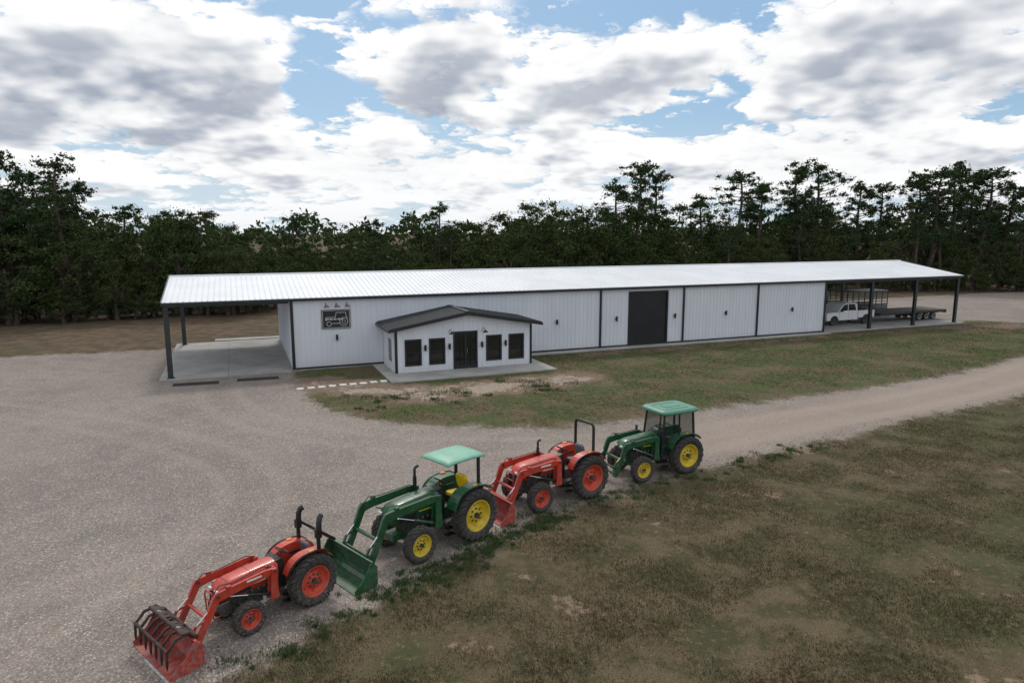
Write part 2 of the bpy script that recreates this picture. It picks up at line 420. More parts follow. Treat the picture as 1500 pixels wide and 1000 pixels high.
base=np.array([(1,0,0),(-.5,.87,0),(-.5,-.87,0),(0,0,.8),(0,0,-.4)]); tri=np.array([(0,1,3),(1,2,3),(2,0,3)])
n=len(Q); sc=np.random.uniform(.012,.032,(n,1,1))*np.random.uniform(.6,1.3,(n,1,3)); an=np.random.uniform(0,6.28,n)
v=base[None]*sc; ca,sa=np.cos(an)[:,None],np.sin(an)[:,None]
v=np.stack([v[...,0]*ca-v[...,1]*sa,v[...,0]*sa+v[...,1]*ca,v[...,2]],-1); v[...,0]+=Q[:,0:1]; v[...,1]+=Q[:,1:2]; v[...,2]+=gz(Q[:,0],Q[:,1])[:,None]
m,nt,bs=new_mat('loose_stone'); gg=nt.node('ShaderNodeNewGeometry')
matte(nt,bs,nt.mix(gg.outputs['Random Per Island'],C(.20,.17,.15),C(.48,.45,.41)))
me=fast_mesh('gravel_stones',v.reshape(-1,3),(tri[None]+np.arange(n)[:,None,None]*5).reshape(-1,3)); me.materials.append(m)
scene.collection.objects.link(bpy.data.objects.new('gravel_stones',me))

# ============================================================ BUILDING (local x = along front, y = back)
ANG=math.atan2(.3762,.9265)
bld=empty('metal_warehouse_building',(O[0],O[1],0),ANG)
L0,L1=-6.6,56.7; WL=40.85; W=12.6; EH=4.25; RH=5.30
mb=MB()
def ribwall(mb,x0,x1,z0,z1,y,out,mat='white_panel',sp=.3):
    mb.b(x0,x1,min(y,y-out*.08),max(y,y-out*.08),z0,z1,mat)
    x=x0+sp/2
    while x<x1-.05:
        mb.b(x-.02,x+.02,min(y,y+out*.022),max(y,y+out*.022),z0+.02,z1-.01,mat); x+=sp
D0,D1,DH=22.6,25.86,3.83
ribwall(mb,0,D0,.08,EH-.12,0,-1); ribwall(mb,D1,WL,.08,EH-.12,0,-1); ribwall(mb,D0,D1,DH,EH-.12,0,-1)
ribwall(mb,0,WL,.08,EH-.12,W-.08,1)
mb.obj('walls',bld)
mb=MB()
for xx,sgn in((0,1),(WL-.08,1)):
    mb.add([(xx,.09,.08),(xx,W-.17,.08),(xx,W-.17,EH-.12),(xx,W/2,RH-.2),(xx,.09,EH-.12),
            (xx+.08,.09,.08),(xx+.08,W-.17,.08),(xx+.08,W-.17,EH-.12),(xx+.08,W/2,RH-.2),(xx+.08,.09,EH-.12)],
           [(0,1,2,3,4),(9,8,7,6,5),(0,5,6,1),(1,6,7,2),(2,7,8,3),(3,8,9,4),(4,9,5,0)],'white_panel')
    y=.3
    while y<W-.2:
        zt=EH-.2+ (RH-EH)*(1-abs(y-W/2)/(W/2))
        ex=-.02 if xx==0 else .08
        mb.b(xx+ex,xx+ex+.02,y-.02,y+.02,.1,zt-.1,'white_panel'); y+=.3
mb.obj('end_walls',bld)
mb=MB()
ov=.12
def rz(y): return EH+(RH-EH)*(1-abs(y-W/2)/(W/2+ov))
ys0=-ov; ys1=W+ov
for (ya,yb) in((ys0,W/2),(ys1,W/2)):
    za,zb=rz(ya),rz(yb)
    mb.add([(L0,ya,za),(L1,ya,za),(L1,yb,zb),(L0,yb,zb),(L0,ya,za-.05),(L1,ya,za-.05),(L1,yb,zb-.05),(L0,yb,zb-.05)],MB.HEX,'roof_white')
    x=L0+.15
    while x<L1-.1:
        mb.add([(x-.035,ya,za+.001),(x+.035,ya,za+.001),(x+.035,yb,zb+.001),(x-.035,yb,zb+.001),(x-.015,ya,za+.035),(x+.015,ya,za+.035),(x+.015,yb,zb+.035),(x-.015,yb,zb+.035)],MB.HEX,'roof_white')
        x+=.305
mb.b(L0-.01,L1+.01,W/2-.16,W/2+.16,RH-.02,RH+.045,'roof_white')
mb.obj('roof',bld)
mb=MB()
mb.b(L0-.02,L1+.02,-ov-.11,-ov+.02,EH-.17,EH-.025,'black_trim')
mb.b(L0-.02,L1+.02,W+ov-.02,W+ov+.11,EH-.17,EH-.025,'black_trim')
for xx in(L0-.055,L1+.005):
    for ya in(-ov-.11,W+ov+.11):
        za,zb=EH,RH+.02
        lo,hi=(xx,xx+.05)
        mb.add([(lo,ya,za-.19),(hi,ya,za-.19),(hi,W/2,zb-.19),(lo,W/2,zb-.19),(lo,ya,za+.02),(hi,ya,za+.02),(hi,W/2,zb+.03),(lo,W/2,zb+.03)],MB.HEX,'steel_dark')
for x in(.05,20.34,27.2,34.0,WL-.06):
    mb.b(x-.06,x+.06,-.12,-.025,.1,EH-.17,'black_trim')
mb.b(-.03,.14,-.03,.1,.08,EH-.17,'black_trim')
mb.b(.15,WL,-.045,-.024,.08,.17,'black_trim')
mb.obj('trim_and_gutters',bld)
mb=MB()
cols=[(-6.45,.12),(-6.45,W-.2),(46.05,.12),(51.2,.12),(56.4,.12),(46.05,W-.2),(51.2,W-.2),(56.4,W-.2)]
for x,y in cols:
    mb.b(x-.13,x+.13,y-.10,y-.08,.06,EH-.1,'steel_dark'); mb.b(x-.13,x+.13,y+.08,y+.10,.06,EH-.1,'steel_dark'); mb.b(x-.015,x+.015,y-.08,y+.08,.06,EH-.1,'steel_dark')
    mb.b(x-.2,x+.2,y-.17,y+.17,.06,.085,'steel_dark')
for x in(-6.45,-3.2,46.05,51.2,56.4,43.4,48.6,53.8):
    main=x in(-6.45,46.05,51.2,56.4)
    for ya in(.1,W-.1):
        mb.bar((x,ya,rz(ya)-.30 if main else rz(ya)-.2),(x,W/2,rz(W/2)-.30 if main else rz(W/2)-.2),.14,.36 if main else .12,'steel_dark')
for k in range(1,11):
    y=W*k/11; z=rz(y)-.12
    mb.b(L0+.05,-.05,y-.04,y+.04,z-.05,z+.05,'steel_dark'); mb.b(WL+.1,L1-.05,y-.04,y+.04,z-.05,z+.05,'steel_dark')
for y in(.05,W-.05):
    mb.b(L0+.05,-.1,y-.05,y+.05,EH-.30,EH-.1,'steel_dark'); mb.b(WL+.1,L1-.05,y-.05,y+.05,EH-.30,EH-.1,'steel_dark')
mb.obj('steel_frame',bld)
mb=MB()
z=.1
while z<DH-.05:
    mb.b(D0+.1,D1-.1,.03,.06,z,z+.085,'rollup_black'); mb.b(D0+.1,D1-.1,.045,.07,z+.085,z+.1,'rollup_black'); z+=.1
mb.b(D0-.02,D0+.1,-.05,.08,.08,DH+.08,'black_trim'); mb.b(D1-.1,D1+.02,-.05,.08,.08,DH+.08,'black_trim'); mb.b(D0+.1,D1-.1,-.05,.08,DH-.06,DH+.08,'black_trim')
mb.obj('roll_up_door',bld)
mb=MB()
def sconce(mb,x,y,z):
    mb.b(x-.06,x+.06,y-.05,y,z-.07,z+.07,'black_trim'); mb.cyl((x,y-.11,z-.17),(x,y-.11,z+.17),.065,'black_trim',12)
for x in(3.95,17.0,21.6,26.45,31.0,37.4): 
    sconce(mb,x if x>5 else 2.55,-.03,2.05 if x>5 else 1.85)
def goose(mb,x,y,z):
    pts=[(x,y,z)]+[(x,y-.06-.30*(1-math.cos(a)),z+.22*math.sin(a)) for a in np.linspace(.3,2.6,9)]
    mb.tube(pts,.018,'black_trim',6); q=pts[-1]; mb.cyl((q[0],q[1],q[2]+.02),(q[0],q[1]-.03,q[2]-.13),.04,'black_trim',14,.19)
for x in(1.95,2.55,3.15): goose(mb,x,-.03,3.72)
mb.obj('wall_lamps',bld)
mb=MB()
sx0,sx1,sz0,sz1=1.72,3.37,2.38,3.5
mb.b(sx0,sx1,-.09,-.035,sz0,sz1,'black_trim')
def line(pts,w=.022):
    for (a,b),(c,d) in zip(pts[:-1],pts[1:]): mb.bar((a,-.096,b),(c,-.096,d),.008,w,'decal_white')
line([(sx0+.05,sz0+.05),(sx1-.05,sz0+.05),(sx1-.05,sz1-.05),(sx0+.05,sz1-.05),(sx0+.05,sz0+.05)],.018)
ring=lambda cx,cz,r:[(cx+r*math.cos(a),cz+r*math.sin(a)) for a in np.linspace(0,2*math.pi,22)]
line(ring(2.98,2.78,.23)); line(ring(2.98,2.78,.10),.015); line(ring(2.12,2.66,.13)); 
line([(1.95,2.83),(1.95,3.05),(2.5,3.05),(2.55,3.32),(3.1,3.32),(3.14,3.02),(3.22,2.98)]); line([(2.27,2.68),(2.75,2.68)])
x=1.9
for i in range(14):
    hgt=.09; mb.b(x,x+.045,-.1,-.092,2.89,2.89+hgt,'decal_white') if i%3 else mb.b(x,x+.06,-.1,-.092,2.92,2.945,'decal_white'); x+=.075
mb.obj('business_sign',bld)
mb=MB()
mb.b(-7.0,-.12,-.3,W+.4,-.2,.06,'concrete'); mb.b(WL+.14,57.2,-.3,W+.4,-.2,.06,'concrete'); mb.b(-.12,WL+.14,-.02,W+.4,-.2,.062,'concrete')
mb.b(14.4,WL+.14,-.75,-.02,-.2,.05,'concrete'); mb.b(4.6,14.4,-5.5,-.02,-.2,.07,'concrete')
mb.b(-4.5,0.5,W+.9,W+1.9,-.2,.05,'concrete')
mb.obj('concrete_slabs',bld,bevel=.01)
mb=MB()
mb.b(-3.52,-3.5,-.2,W,.0605,.0615,'dark_cast'); mb.b(-6.9,-.2,6.2,6.22,.0605,.0615,'dark_cast'); mb.b(9.4,9.415,-5.5,-3.4,.0705,.0715,'dark_cast')
mb.obj('slab_joints',bld)

an=empty('entrance_annex',(0,0,0),0); an.parent=bld
ox0,ox1,oy=5.3,13.7,-3.35; ze=2.52; za=3.36; om=(ox0+ox1)/2
mb=MB()
wins=[(5.89,6.77,.48,1.92),(7.3,8.18,.48,1.92),(8.77,10.16,.07,2.24),(10.8,11.7,.48,1.92),(12.24,13.14,.48,1.92)]
def wz(x): return ze+.0+(za-ze-.1)*(1-abs(x-om)/(om-ox0+.45))
edges=sorted([w[0] for w in wins]+[w[1] for w in wins]+[ox0,ox1])
def panel(x0,x1,z0,zt=None):
    a=wz(x0) if zt is None else zt; b=wz(x1) if zt is None else zt
    mb.add([(x0,oy,z0),(x1,oy,z0),(x1,oy+.1,z0),(x0,oy+.1,z0),(x0,oy,a),(x1,oy,b),(x1,oy+.1,b),(x0,oy+.1,a)],MB.HEX,'white_panel')
cuts=sorted(set(edges+[om]))
for a,b in zip(cuts[:-1],cuts[1:]):
    mid=(a+b)/2; w=[q for q in wins if q[0]<mid<q[1]]
    if w:
        w=w[0]; panel(a,b,w[3])
        if w[2]>.1: panel(a,b,.07,w[2])
    else: panel(a,b,.07)
x=ox0+.15
while x<ox1:
    w=[q for q in wins if q[0]-.05<x<q[1]+.05]
    if w: 
        mb.b(x-.018,x+.018,oy-.02,oy,w[0][3]+.06,wz(x)-.02,'white_panel')
        if w[0][2]>.1: mb.b(x-.018,x+.018,oy-.02,oy,.09,w[0][2]-.06,'white_panel')
    else: mb.b(x-.018,x+.018,oy-.02,oy,.09,wz(x)-.02,'white_panel')
    x+=.3
for xx,d in((ox0,-1),(ox1-.1,1)):
    mb.b(xx,xx+.1,oy+.1,-.03,.07,ze,'white_panel')
    y=oy+.3
    while y<-.1:
        q=xx-.02 if d<0 else xx+.1
        mb.b(q,q+.02,y-.018,y+.018,.09,ze-.02,'white_panel'); y+=.3
mb.obj('annex_walls',an)
mb=MB()
rx0,rx1,ry0=ox0-.38,ox1+.5,oy-.42
for xa in(rx0,rx1):
    zA=ze+.03
    mb.add([(xa,ry0,zA),(om,ry0,za),(om,-.03,za),(xa,-.03,zA),(xa,ry0,zA+.1),(om,ry0,za+.1),(om,-.03,za+.1),(xa,-.03,zA+.1)],MB.HEX,'shingle_black')
    y=ry0+.1
    while y<-.05:
        mb.add([(xa,y-.03,zA+.101),(om,y-.03,za+.101),(om,y+.03,za+.101),(xa,y+.03,zA+.101),(xa,y-.012,zA+.13),(om,y-.012,za+.13),(om,y+.012,za+.13),(xa,y+.012,zA+.13)],MB.HEX,'shingle_black'); y+=.3
    mb.add([(xa,ry0-.03,zA-.09),(om,ry0-.03,za-.09),(om,ry0-.001,za-.09),(xa,ry0-.001,zA-.09),(xa,ry0-.03,zA+.11),(om,ry0-.03,za+.11),(om,ry0-.001,za+.11),(xa,ry0-.001,zA+.11)],MB.HEX,'black_trim')
mb.b(om-.12,om+.12,ry0-.02,-.03,za+.07,za+.145,'shingle_black')
mb.b(rx0-.07,rx0-.001,ry0-.03,-.03,ze-.07,ze+.09,'black_trim'); mb.b(rx1+.001,rx1+.07,ry0-.03,-.03,ze-.07,ze+.09,'black_trim')
mb.obj('annex_roof',an)
mb=MB()
for i,(a,b,c,d) in enumerate(wins):
    door=(i==2)
    mb.b(a-.05,a+.05,oy-.04,oy+.05,c if door else c-.05,d+.05,'black_trim'); mb.b(b-.05,b+.05,oy-.04,oy+.05,c if door else c-.05,d+.05,'black_trim')
    mb.b(a+.05,b-.05,oy-.04,oy+.05,d-.05,d+.05,'black_trim')
    if not door: mb.b(a+.05,b-.05,oy-.04,oy+.05,c-.05,c+.05,'black_trim'); mb.b(a+.05,b-.05,oy-.02,oy+.03,(c+d)/2-.02,(c+d)/2+.02,'black_trim')
    else:
        m_=(a+b)/2; mb.b(m_-.06,m_+.06,oy-.035,oy+.04,c,d-.05,'black_trim'); mb.b(a+.05,b-.05,oy-.03,oy+.04,c,c+.22,'black_trim')
        for z in(.75,1.25,1.75): mb.b(a+.05,b-.05,oy-.02,oy+.03,z-.012,z+.012,'black_trim')
        for x in(a+.36,b-.36): mb.b(x-.01,x+.01,oy-.02,oy+.03,c+.22,d-.05,'black_trim')
        mb.cyl((m_+.09,oy-.07,.95),(m_+.09,oy-.07,1.25),.012,'bright_steel',8)
    mb.b(a+.03,b-.03,oy+.04,oy+.06,c+.02,d-.02,'window_glass')
for x in(ox0+.0,ox1-.1): mb.b(x-.02,x+.12,oy-.03,oy+.1,.07,ze-.02,'black_trim')
mb.b(ox0-.03,ox0-.022,oy+.9,oy+1.7,.6,1.9,'window_glass')
for x in(7.03,8.47,10.48,11.97): sconce(mb,x,oy-.02,1.45)
goose(mb,8.45,oy-.02,2.25); goose(mb,10.48,oy-.02,2.25)
mb.obj('annex_windows_and_doors',an)

for p,q in(((-17.85,35.1),(-15.7,35.8)),((-14.95,36.3),(-12.9,37.0))):
    c=((p[0]+q[0])/2,(p[1]+q[1])/2,0); L=math.dist(p,q)
    mb=MB(); mb.add([(-L/2,-.1,0),(L/2,-.1,0),(L/2,.1,0),(-L/2,.1,0),(-L/2+.03,-.06,.14),(L/2-.03,-.06,.14),(L/2-.03,.06,.14),(-L/2+.03,.06,.14)],MB.HEX,'black_metal')
    for x in(-L*.35,L*.35): mb.cyl((x,0,.14),(x,0,.15),.02,'bright_steel',8)
    mb.obj('parking_stop',None,.012,c,math.atan2(q[1]-p[1],q[0]-p[0]))
mb=MB()
for i in range(9):
    t=i/8; x=-10.9*(1-t)-6.95*t; y=34.35*(1-t)+36.15*t+random.uniform(-.06,.06)
    rot=Matrix.Rotation(ANG+random.uniform(-.15,.15),3,'Z'); mb.box((x,y,.03),(.36,.36,.07),'stone_white',rot)
mb.obj('stepping_stones',None,.01)

# ============================================================ TRACTORS
def wheel(mb,x,y,D,w,side,rim,nl=18,dish=.18):
    r=D/2; c=(x,y,r)
    prof=[(-w*.34,.56*r),(-w*.46,.64*r),(-w*.5,.78*r),(-w*.44,.90*r),(-w*.25,.945*r),(0,.95*r),(w*.25,.945*r),(w*.44,.90*r),(w*.5,.78*r),(w*.46,.64*r),(w*.34,.56*r),(-w*.34,.56*r)]
    mb.lathe(prof,c,'rubber',40)
    for i in range(nl):
        for sg in(-1,1):
            t0=2*math.pi*(i+(.5 if sg>0 else 0))/nl; dt=.55*2*math.pi/nl
            st=[(-sg*w*.03,t0,.90*r,r),(sg*w*.30,t0+dt*1.1,.89*r,.995*r),(sg*w*.49,t0+dt*1.6,.80*r,.93*r),(sg*w*.515,t0+dt*1.75,.74*r,.80*r)]
            hw=.20*2*math.pi/nl; vs=[]
            for a,t,r0,r1 in st:
                for rr,tt in((r0,t-hw),(r0,t+hw),(r1,t+hw*.8),(r1,t-hw*.8)):
                    vs.append((c[0]+rr*math.cos(tt),c[1]+a,c[2]+rr*math.sin(tt)))
            fs=[(0,1,2,3),(15,14,13,12)]
            for k in range(3):
                for q in range(4): fs.append((4*k+q,4*k+4+q,4*k+4+(q+1)%4,4*k+(q+1)%4))
            mb.add(vs,fs,'rubber')
    rp=[(w*.40,.605*r),(w*.42,.565*r),(w*.36,.545*r),(w*.20,.52*r),(w*(.5-dish-.25),.46*r),(w*(.5-dish-.30),.34*r),(w*.10,.30*r),(w*.12,.20*r),(w*.16,.17*r),(w*.16,0.001)]
    mb.lathe(rp,c,rim,36,side)
    mb.lathe([(-w*.40,.605*r),(-w*.42,.565*r),(-w*.2,.53*r),(w*.0,.44*r),(w*.0,.001)],c,rim,36,side)
    yo=c[1]+side*w*.12
    for k in range(8):
        a=2*math.pi*k/8; p=(c[0]+.245*r*math.cos(a),yo,c[2]+.245*r*math.sin(a))
        mb.cyl(p,(p[0],p[1]+side*.025,p[2]),.028*r+.006,'dark_cast',6)
    for k in range(6):
        a=2*math.pi*(k+.5)/6; rr=.40*r; p=(c[0]+rr*math.cos(a),c[1]+side*w*(.5-dish-.30),c[2]+rr*math.sin(a))
        mb.box((p[0],p[1]+side*.02,p[2]),(.09*r,.05,.09*r),rim,Matrix.Rotation(-a,3,'Y'))
    mb.cyl((c[0],c[1]+side*w*.16,c[2]),(c[0],c[1]+side*(w*.16+.07),c[2]),.10*r,'dark_cast',14)

def hood_sec(x,w,zb,zt,n=12,pw=.5):
    pts=[(x,-w,zb)]
    for i in range(n+1):
        a=math.pi*(1-i/n); cy=math.cos(a); sz=math.sin(a); zm=zb+(zt-zb)*.45
        pts.append((x,w*math.copysign(abs(cy)**pw,cy),zm+(zt-zm)*abs(sz)**.62))
    pts.append((x,w,zb)); return pts

def tractor(name,pos,phi,p):
    E=empty(name,(pos[0],pos[1],0.0),R(phi))
    jd=p['kind']=='green'; body='green_paint' if jd else 'red_paint'; rim='yellow_rim' if jd else 'red_rim'
    wb,Dr,Df,wr,wf,hr,hf,s=p['wb'],p['Dr'],p['Df'],p['wr'],p['wf'],p['hr'],p['hf'],p['s']
    yr=hr-wr/2; yf=hf-wf/2
    for nm,x,y,D,w,nl in(('rear_wheel_left',0,yr,Dr,wr,20),('rear_wheel_right',0,-yr,Dr,wr,20),('front_wheel_left',wb,yf,Df,wf,18),('front_wheel_right',wb,-yf,Df,wf,18)):
        mb=MB(); wheel(mb,x,y,D,w,1 if y>0 else -1,rim,nl); mb.obj(nm,E)
    H=p['hood']; hx0,hx1=p['hx0'],wb+p['nose']; hw=p['hw']; zt0,zt1=H; zb=zt1-.40*s
    mb=MB(); d='dark_cast'
    mb.b(-.28*s,hx0+.05,-.19*s,.19*s,Dr*.33,Dr*.66,'grey_cast' if not jd else 'green_paint')
    mb.b(hx0+.05,wb+.12*s,-.17*s,.17*s,Df*.55,zb+.02,d)
    mb.b(wb-.35*s,hx1-.06,-.2*s,.2*s,Df*.55,Df*.55+.16*s,d if not jd else body)
    mb.cyl((0,-yr,Dr/2),(0,yr,Dr/2),.10*s,d,14); mb.b(-.14*s,.14*s,-yr+wr*.4,yr-wr*.4,Dr/2-.09*s,Dr/2+.09*s,d)
    mb.bar((wb,-yf+.05,Df/2),(wb,yf-.05,Df/2),.14*s,.13*s,d if not jd else body)
    for sg in(-1,1):
        mb.cyl((wb,sg*(yf-wf*.3),Df/2-.10*s),(wb,sg*(yf-wf*.3),Df/2+.14*s),.075*s,d,12)
        mb.cyl((wb-.12*s,sg*.08,Df/2+.02),(wb-.12*s,sg*(yf-.1),Df/2+.02),.02*s,'chrome_rod',8)
    for k in range(5):
        x=hx0+.15+k*(wb-hx0)/6
        for sg in(-1,1): mb.cyl((x,sg*.17*s,zb-.06*s),(x,sg*.21*s,zb-.12*s),.035*s,'grey_cast',8)
    for sg in(-1,1):
        mb.cyl((hx0+.3,sg*.22*s,Df*.6),(hx0+.3,sg*.22*s,Df*.6+.18*s),.05*s,'black_metal' if jd else 'decal_white',12)
        mb.tube([(hx0,sg*.2*s,zb-.1),(hx0+.3,sg*.26*s,zb-.2),(wb-.3,sg*.2*s,zb-.15)],.014,'black_metal',6)
    for sg in(-1,1):
        mb.bar((-.2*s,sg*.2*s,Dr*.36),(-.75*s,sg*.28*s,Dr*.30),.05*s,.07*s,d); mb.bar((-.25*s,sg*.2*s,Dr*.75),(-.6*s,sg*.27*s,Dr*.31),.025,.025,d)
    mb.bar((-.2*s,0,Dr*.25),(-.62*s,0,Dr*.25),.1*s,.04*s,d)
    mb.obj('chassis',E,.01)
    mb=MB(); n=9; secs=[]
    for k in range(n+1):
        t=k/n; x=hx0+(hx1-hx0)*t; nose=max(0,(t-.82)/.18)
        w=hw*(1-.08*t)*(1-.12*nose**2); zt=zt0+(zt1-zt0)*t**1.3-.10*s*nose**2; z0=zb-.02*s*t
        secs.append(hood_sec(x,w,z0,zt))
    secs.append(hood_sec(hx1+.05*s,hw*.70,zb+.02*s,zt1-.20*s))
    mb.loft(secs,body)
    mb.obj('hood',E)
    mb=MB()
    mb.prism([(hx1-.03*s,zb-.12*s),(hx1+.07*s,zb-.10*s),(hx1+.065*s,zb+.17*s),(hx1-.03*s,zb+.20*s)],-hw*.62,hw*.62,'black_metal')
    for k in range(7): 
        z=zb-.08*s+k*.035*s; mb.b(hx1+.066*s,hx1+.078*s,-hw*.55,hw*.55,z,z+.012*s,'dark_cast')
    for sg in(-1,1):
        mb.box((hx1+.05*s,sg*hw*.52,zb+.22*s),(.06*s,.13*s,.07*s),'lamp_lens')
        yv=sg*hw*.975
        x0=hx0+(hx1-hx0)*.50; x1=hx0+(hx1-hx0)*.84
        mb.b(x0,x1,yv-.012,yv+.006,zb+.02*s,zb+.16*s,'black_metal')
        for k in range(6):
            xx=x0+(x1-x0)*(k+.5)/6; mb.b(xx-.006,xx+.006,yv+(.006 if sg>0 else -.018),yv+(.018 if sg>0 else -.006),zb+.03*s,zb+.15*s,'dark_cast')
        dec='yellow_rim' if jd else 'decal_white'
        mb.b(hx0+(hx1-hx0)*.10,hx0+(hx1-hx0)*.45,sg*hw*1.0-.004,sg*hw*1.0+.004,zb+.13*s,zb+(.155 if jd else .17)*s,dec)
    mb.prism([(hx0-.22*s,zb-.3*s),(hx0+.02,zb-.3*s),(hx0+.02,zt0-.005),(hx0-.12*s,zt0+.03*s),(hx0-.2*s,zt0-.04*s)],-hw*.85,hw*.85,'black_metal')
    for xx in(hx0+(hx1-hx0)*.47,hx0+(hx1-hx0)*.86):
        t=(xx-hx0)/(hx1-hx0); sec=hood_sec(xx,hw*(1-.08*t)+.002,zb-.01,zt0+(zt1-zt0)*t**1.3+.002-(.10*s*max(0,(t-.82)/.18)**2)); mb.tube(sec[1:-1],.004,'black_metal',4)
    mb.obj('grille_and_dash',E,.008)
    mb=MB(); sx=hx0-.30*s; sz=zt0+.10*s
    tilt=Matrix.Rotation(R(-32),3,'Y'); pts=[]
    for k in range(21):
        a=2*math.pi*k/20; v=tilt@Vector((.19*s*math.cos(a),.19*s*math.sin(a),0)); pts.append((sx+v.x,v.y,sz+v.z))
    mb.tube(pts,.015*s+.003,'black_metal',7)
    for k in(1,8,15):
        mb.cyl((sx,0,sz-.02),pts[k],.01,'black_metal',6)
    mb.cyl((hx0-.14*s,0,zt0-.15*s),(sx,0,sz),.025*s,'black_metal',10)
    st=p['seatx']; sh=p['seatz']; sm='seat_yellow' if (jd and not p['rops']=='cab') else 'seat_grey' if not jd else 'black_metal'
    def cushion(cx,cz,lx,ly,lz,rotd,mat):
        rot=Matrix.Rotation(R(rotd),3,'Y'); secs=[]
        for zz,f in((-.5,.82),(-.3,.97),(.2,1),(.42,.93),(.5,.75)):
            ring=[]
            for k in range(20):
                a=2*math.pi*k/20; ca,sa=math.cos(a),math.sin(a)
                v=rot@Vector((math.copysign(abs(ca)**.5,ca)*lx/2*f,math.copysign(abs(sa)**.5,sa)*ly/2*f,zz*lz)); ring.append((cx+v.x,v.y,cz+v.z))
            secs.append(ring)
        mb.loft(secs,mat)
    cushion(st,sh,.44*s,.46*s,.12*s,-4,sm); cushion(st-.24*s,sh+.27*s,.46*s,.44*s,.11*s,-78,sm)
    for sg in(-1,1): mb.bar((st-.18*s,sg*.26*s,sh+.17*s),(st+.12*s,sg*.26*s,sh+.17*s),.05*s,.04*s,'black_metal')
    mb.b(st-.2*s,st+.2*s,-.17*s,.17*s,Dr*.6,sh-.05*s,'black_metal')
    pz=Dr*.47
    mb.b(Dr*.34,hx0+.02,-hr+wr*.9,-.2*s,pz-.02,pz+.02,'dark_cast'); mb.b(Dr*.34,hx0+.02,.2*s,hr-wr*.9,pz-.02,pz+.02,'dark_cast')
    for sg in(-1,1):
        for k in(0,1):
            mb.b(hx0-.32*s,hx0-.06*s,sg*(hr-wr)-.08,sg*(hr-wr)+.08,pz-.17*s*(k+1)-.012,pz-.17*s*(k+1)+.012,'black_metal')
        for xx in(hx0-.32*s,hx0-.07*s): mb.bar((xx,sg*(hr-wr)+sg*.07,pz),(xx,sg*(hr-wr)+sg*.07,pz-.36*s),.02,.02,'black_metal')
        mb.cyl((hx0-.12*s,sg*.2*s,pz+.1),(hx0-.17*s,sg*.2*s,pz+.02),.04,'black_metal',8)
    for yy,xx in((-.34,.25),(-.4,.18),(.32,.3),(-.37,.33)):
        mb.cyl((xx*s,yy*s,sh-.05),(xx*s+.05,yy*s,sh+.2*s),.008,'black_metal',6); mb.cyl((xx*s+.05,yy*s,sh+.2*s),(xx*s+.057,yy*s,sh+.25*s),.02,'black_metal' if not jd else 'amber',8)
    mb.obj('operator_station',E,.006)
    mb=MB(); rr=Dr/2+.05*s; yi=hr-wr-.10*s; yo=hr-wr*(.30 if jd else .42)
    pts=[]
    a0,a1=(18,140) if jd else(22,148)
    for k in range(15):
        a=R(a0+(a1-a0)*k/14); ca,sa=math.cos(a),math.sin(a); pw=.78
        pts.append((math.copysign(abs(ca)**pw,ca)*rr*.96,Dr/2+abs(sa)**.8*rr))
    for sg in(-1,1):
        ya,yb=(yi,yo) if sg>0 else(-yo,-yi)
        mb.sheet(pts,ya,yb,-.022,body)
        poly=pts+[(-.45*rr,Dr*.55),(.6*rr,Dr*.45)]
        yq=yi if sg>0 else -yi
        mb.prism(poly,yq-.012,yq+.012,body)
        mb.b(-.1*s,.05*s,sg*(yo-.08)-.04,sg*(yo-.08)+.04,Dr/2+rr+.002,Dr/2+rr+.05*s,'amber')
        mb.sheet([(x*1.01,(z-Dr/2)*1.01+Dr/2) for x,z in pts],(yo-.03) if sg>0 else -yo-.004,(yo+.004) if sg>0 else -yo+.03,-.035,'black_metal' if not jd else body)
    mb.obj('fenders',E)
    mb=MB()
    if p.get('stack'):
        ex,ey,ez=p['stack']
        mb.cyl((ex,ey,zt1-.3*s),(ex,ey,ez-.25*s),.05*s,'black_metal',14); mb.tube([(ex,ey,ez-.26*s),(ex,ey,ez-.06*s),(ex-.03*s,ey,ez-.015*s),(ex-.12*s,ey,ez+.01)],.036*s,'black_metal',12)
        mb.obj('exhaust_stack',E)
    mb=MB(); rx=p['rx']; ry=p['ry']; rt=p['rt']
    if p['rops']=='fold':
        for sg in(-1,1):
            mb.tube([(rx,sg*ry,Dr*.62),(rx,sg*ry,rt-.35)],.045,'black_metal',8)
            mb.box((rx,sg*ry,rt-.34),(.12,.11,.20),'black_metal')
            mb.tube([(rx-.01,sg*ry,rt-.32),(rx-.03,sg*ry,rt-.10),(rx-.06,sg*(ry-.02),rt-.01),(rx-.12,sg*(ry-.05),rt+.02)],.062,'black_metal',10)
            mb.tube([(rx-.06,sg*ry,rt-.32),(rx-.28,sg*ry,rt-.50),(rx-.42,sg*(ry-.02),rt-.62),(rx-.45,sg*(ry-.12),rt-.66)],.032,'black_metal',8)
        mb.tube([(rx-.45,-ry+.12,rt-.66),(rx-.45,ry-.12,rt-.66)],.032,'black_metal',8)
        mb.tube([(rx,-ry,Dr*.66),(rx,ry,Dr*.66)],.035,'black_metal',8)
    elif p['rops']=='hoop':
        mb.tube([(rx,-ry,Dr*.6),(rx,-ry,rt-.12),(rx,-ry+.03,rt-.04),(rx,-ry+.12,rt),(rx,ry-.12,rt),(rx,ry-.03,rt-.04),(rx,ry,rt-.12),(rx,ry,Dr*.6)],.046,'black_metal',10)
        for sg in(-1,1): mb.box((rx,sg*ry,Dr*.6+.45),(.12,.11,.18),'black_metal'); mb.box((rx-.03,sg*(ry+.05),Dr*.6+.3),(.06,.1,.1),'amber')
        mb.tube([(rx,-ry,Dr*.75),(rx,ry,Dr*.75)],.03,'black_metal',8)
    elif p['rops']=='canopy':
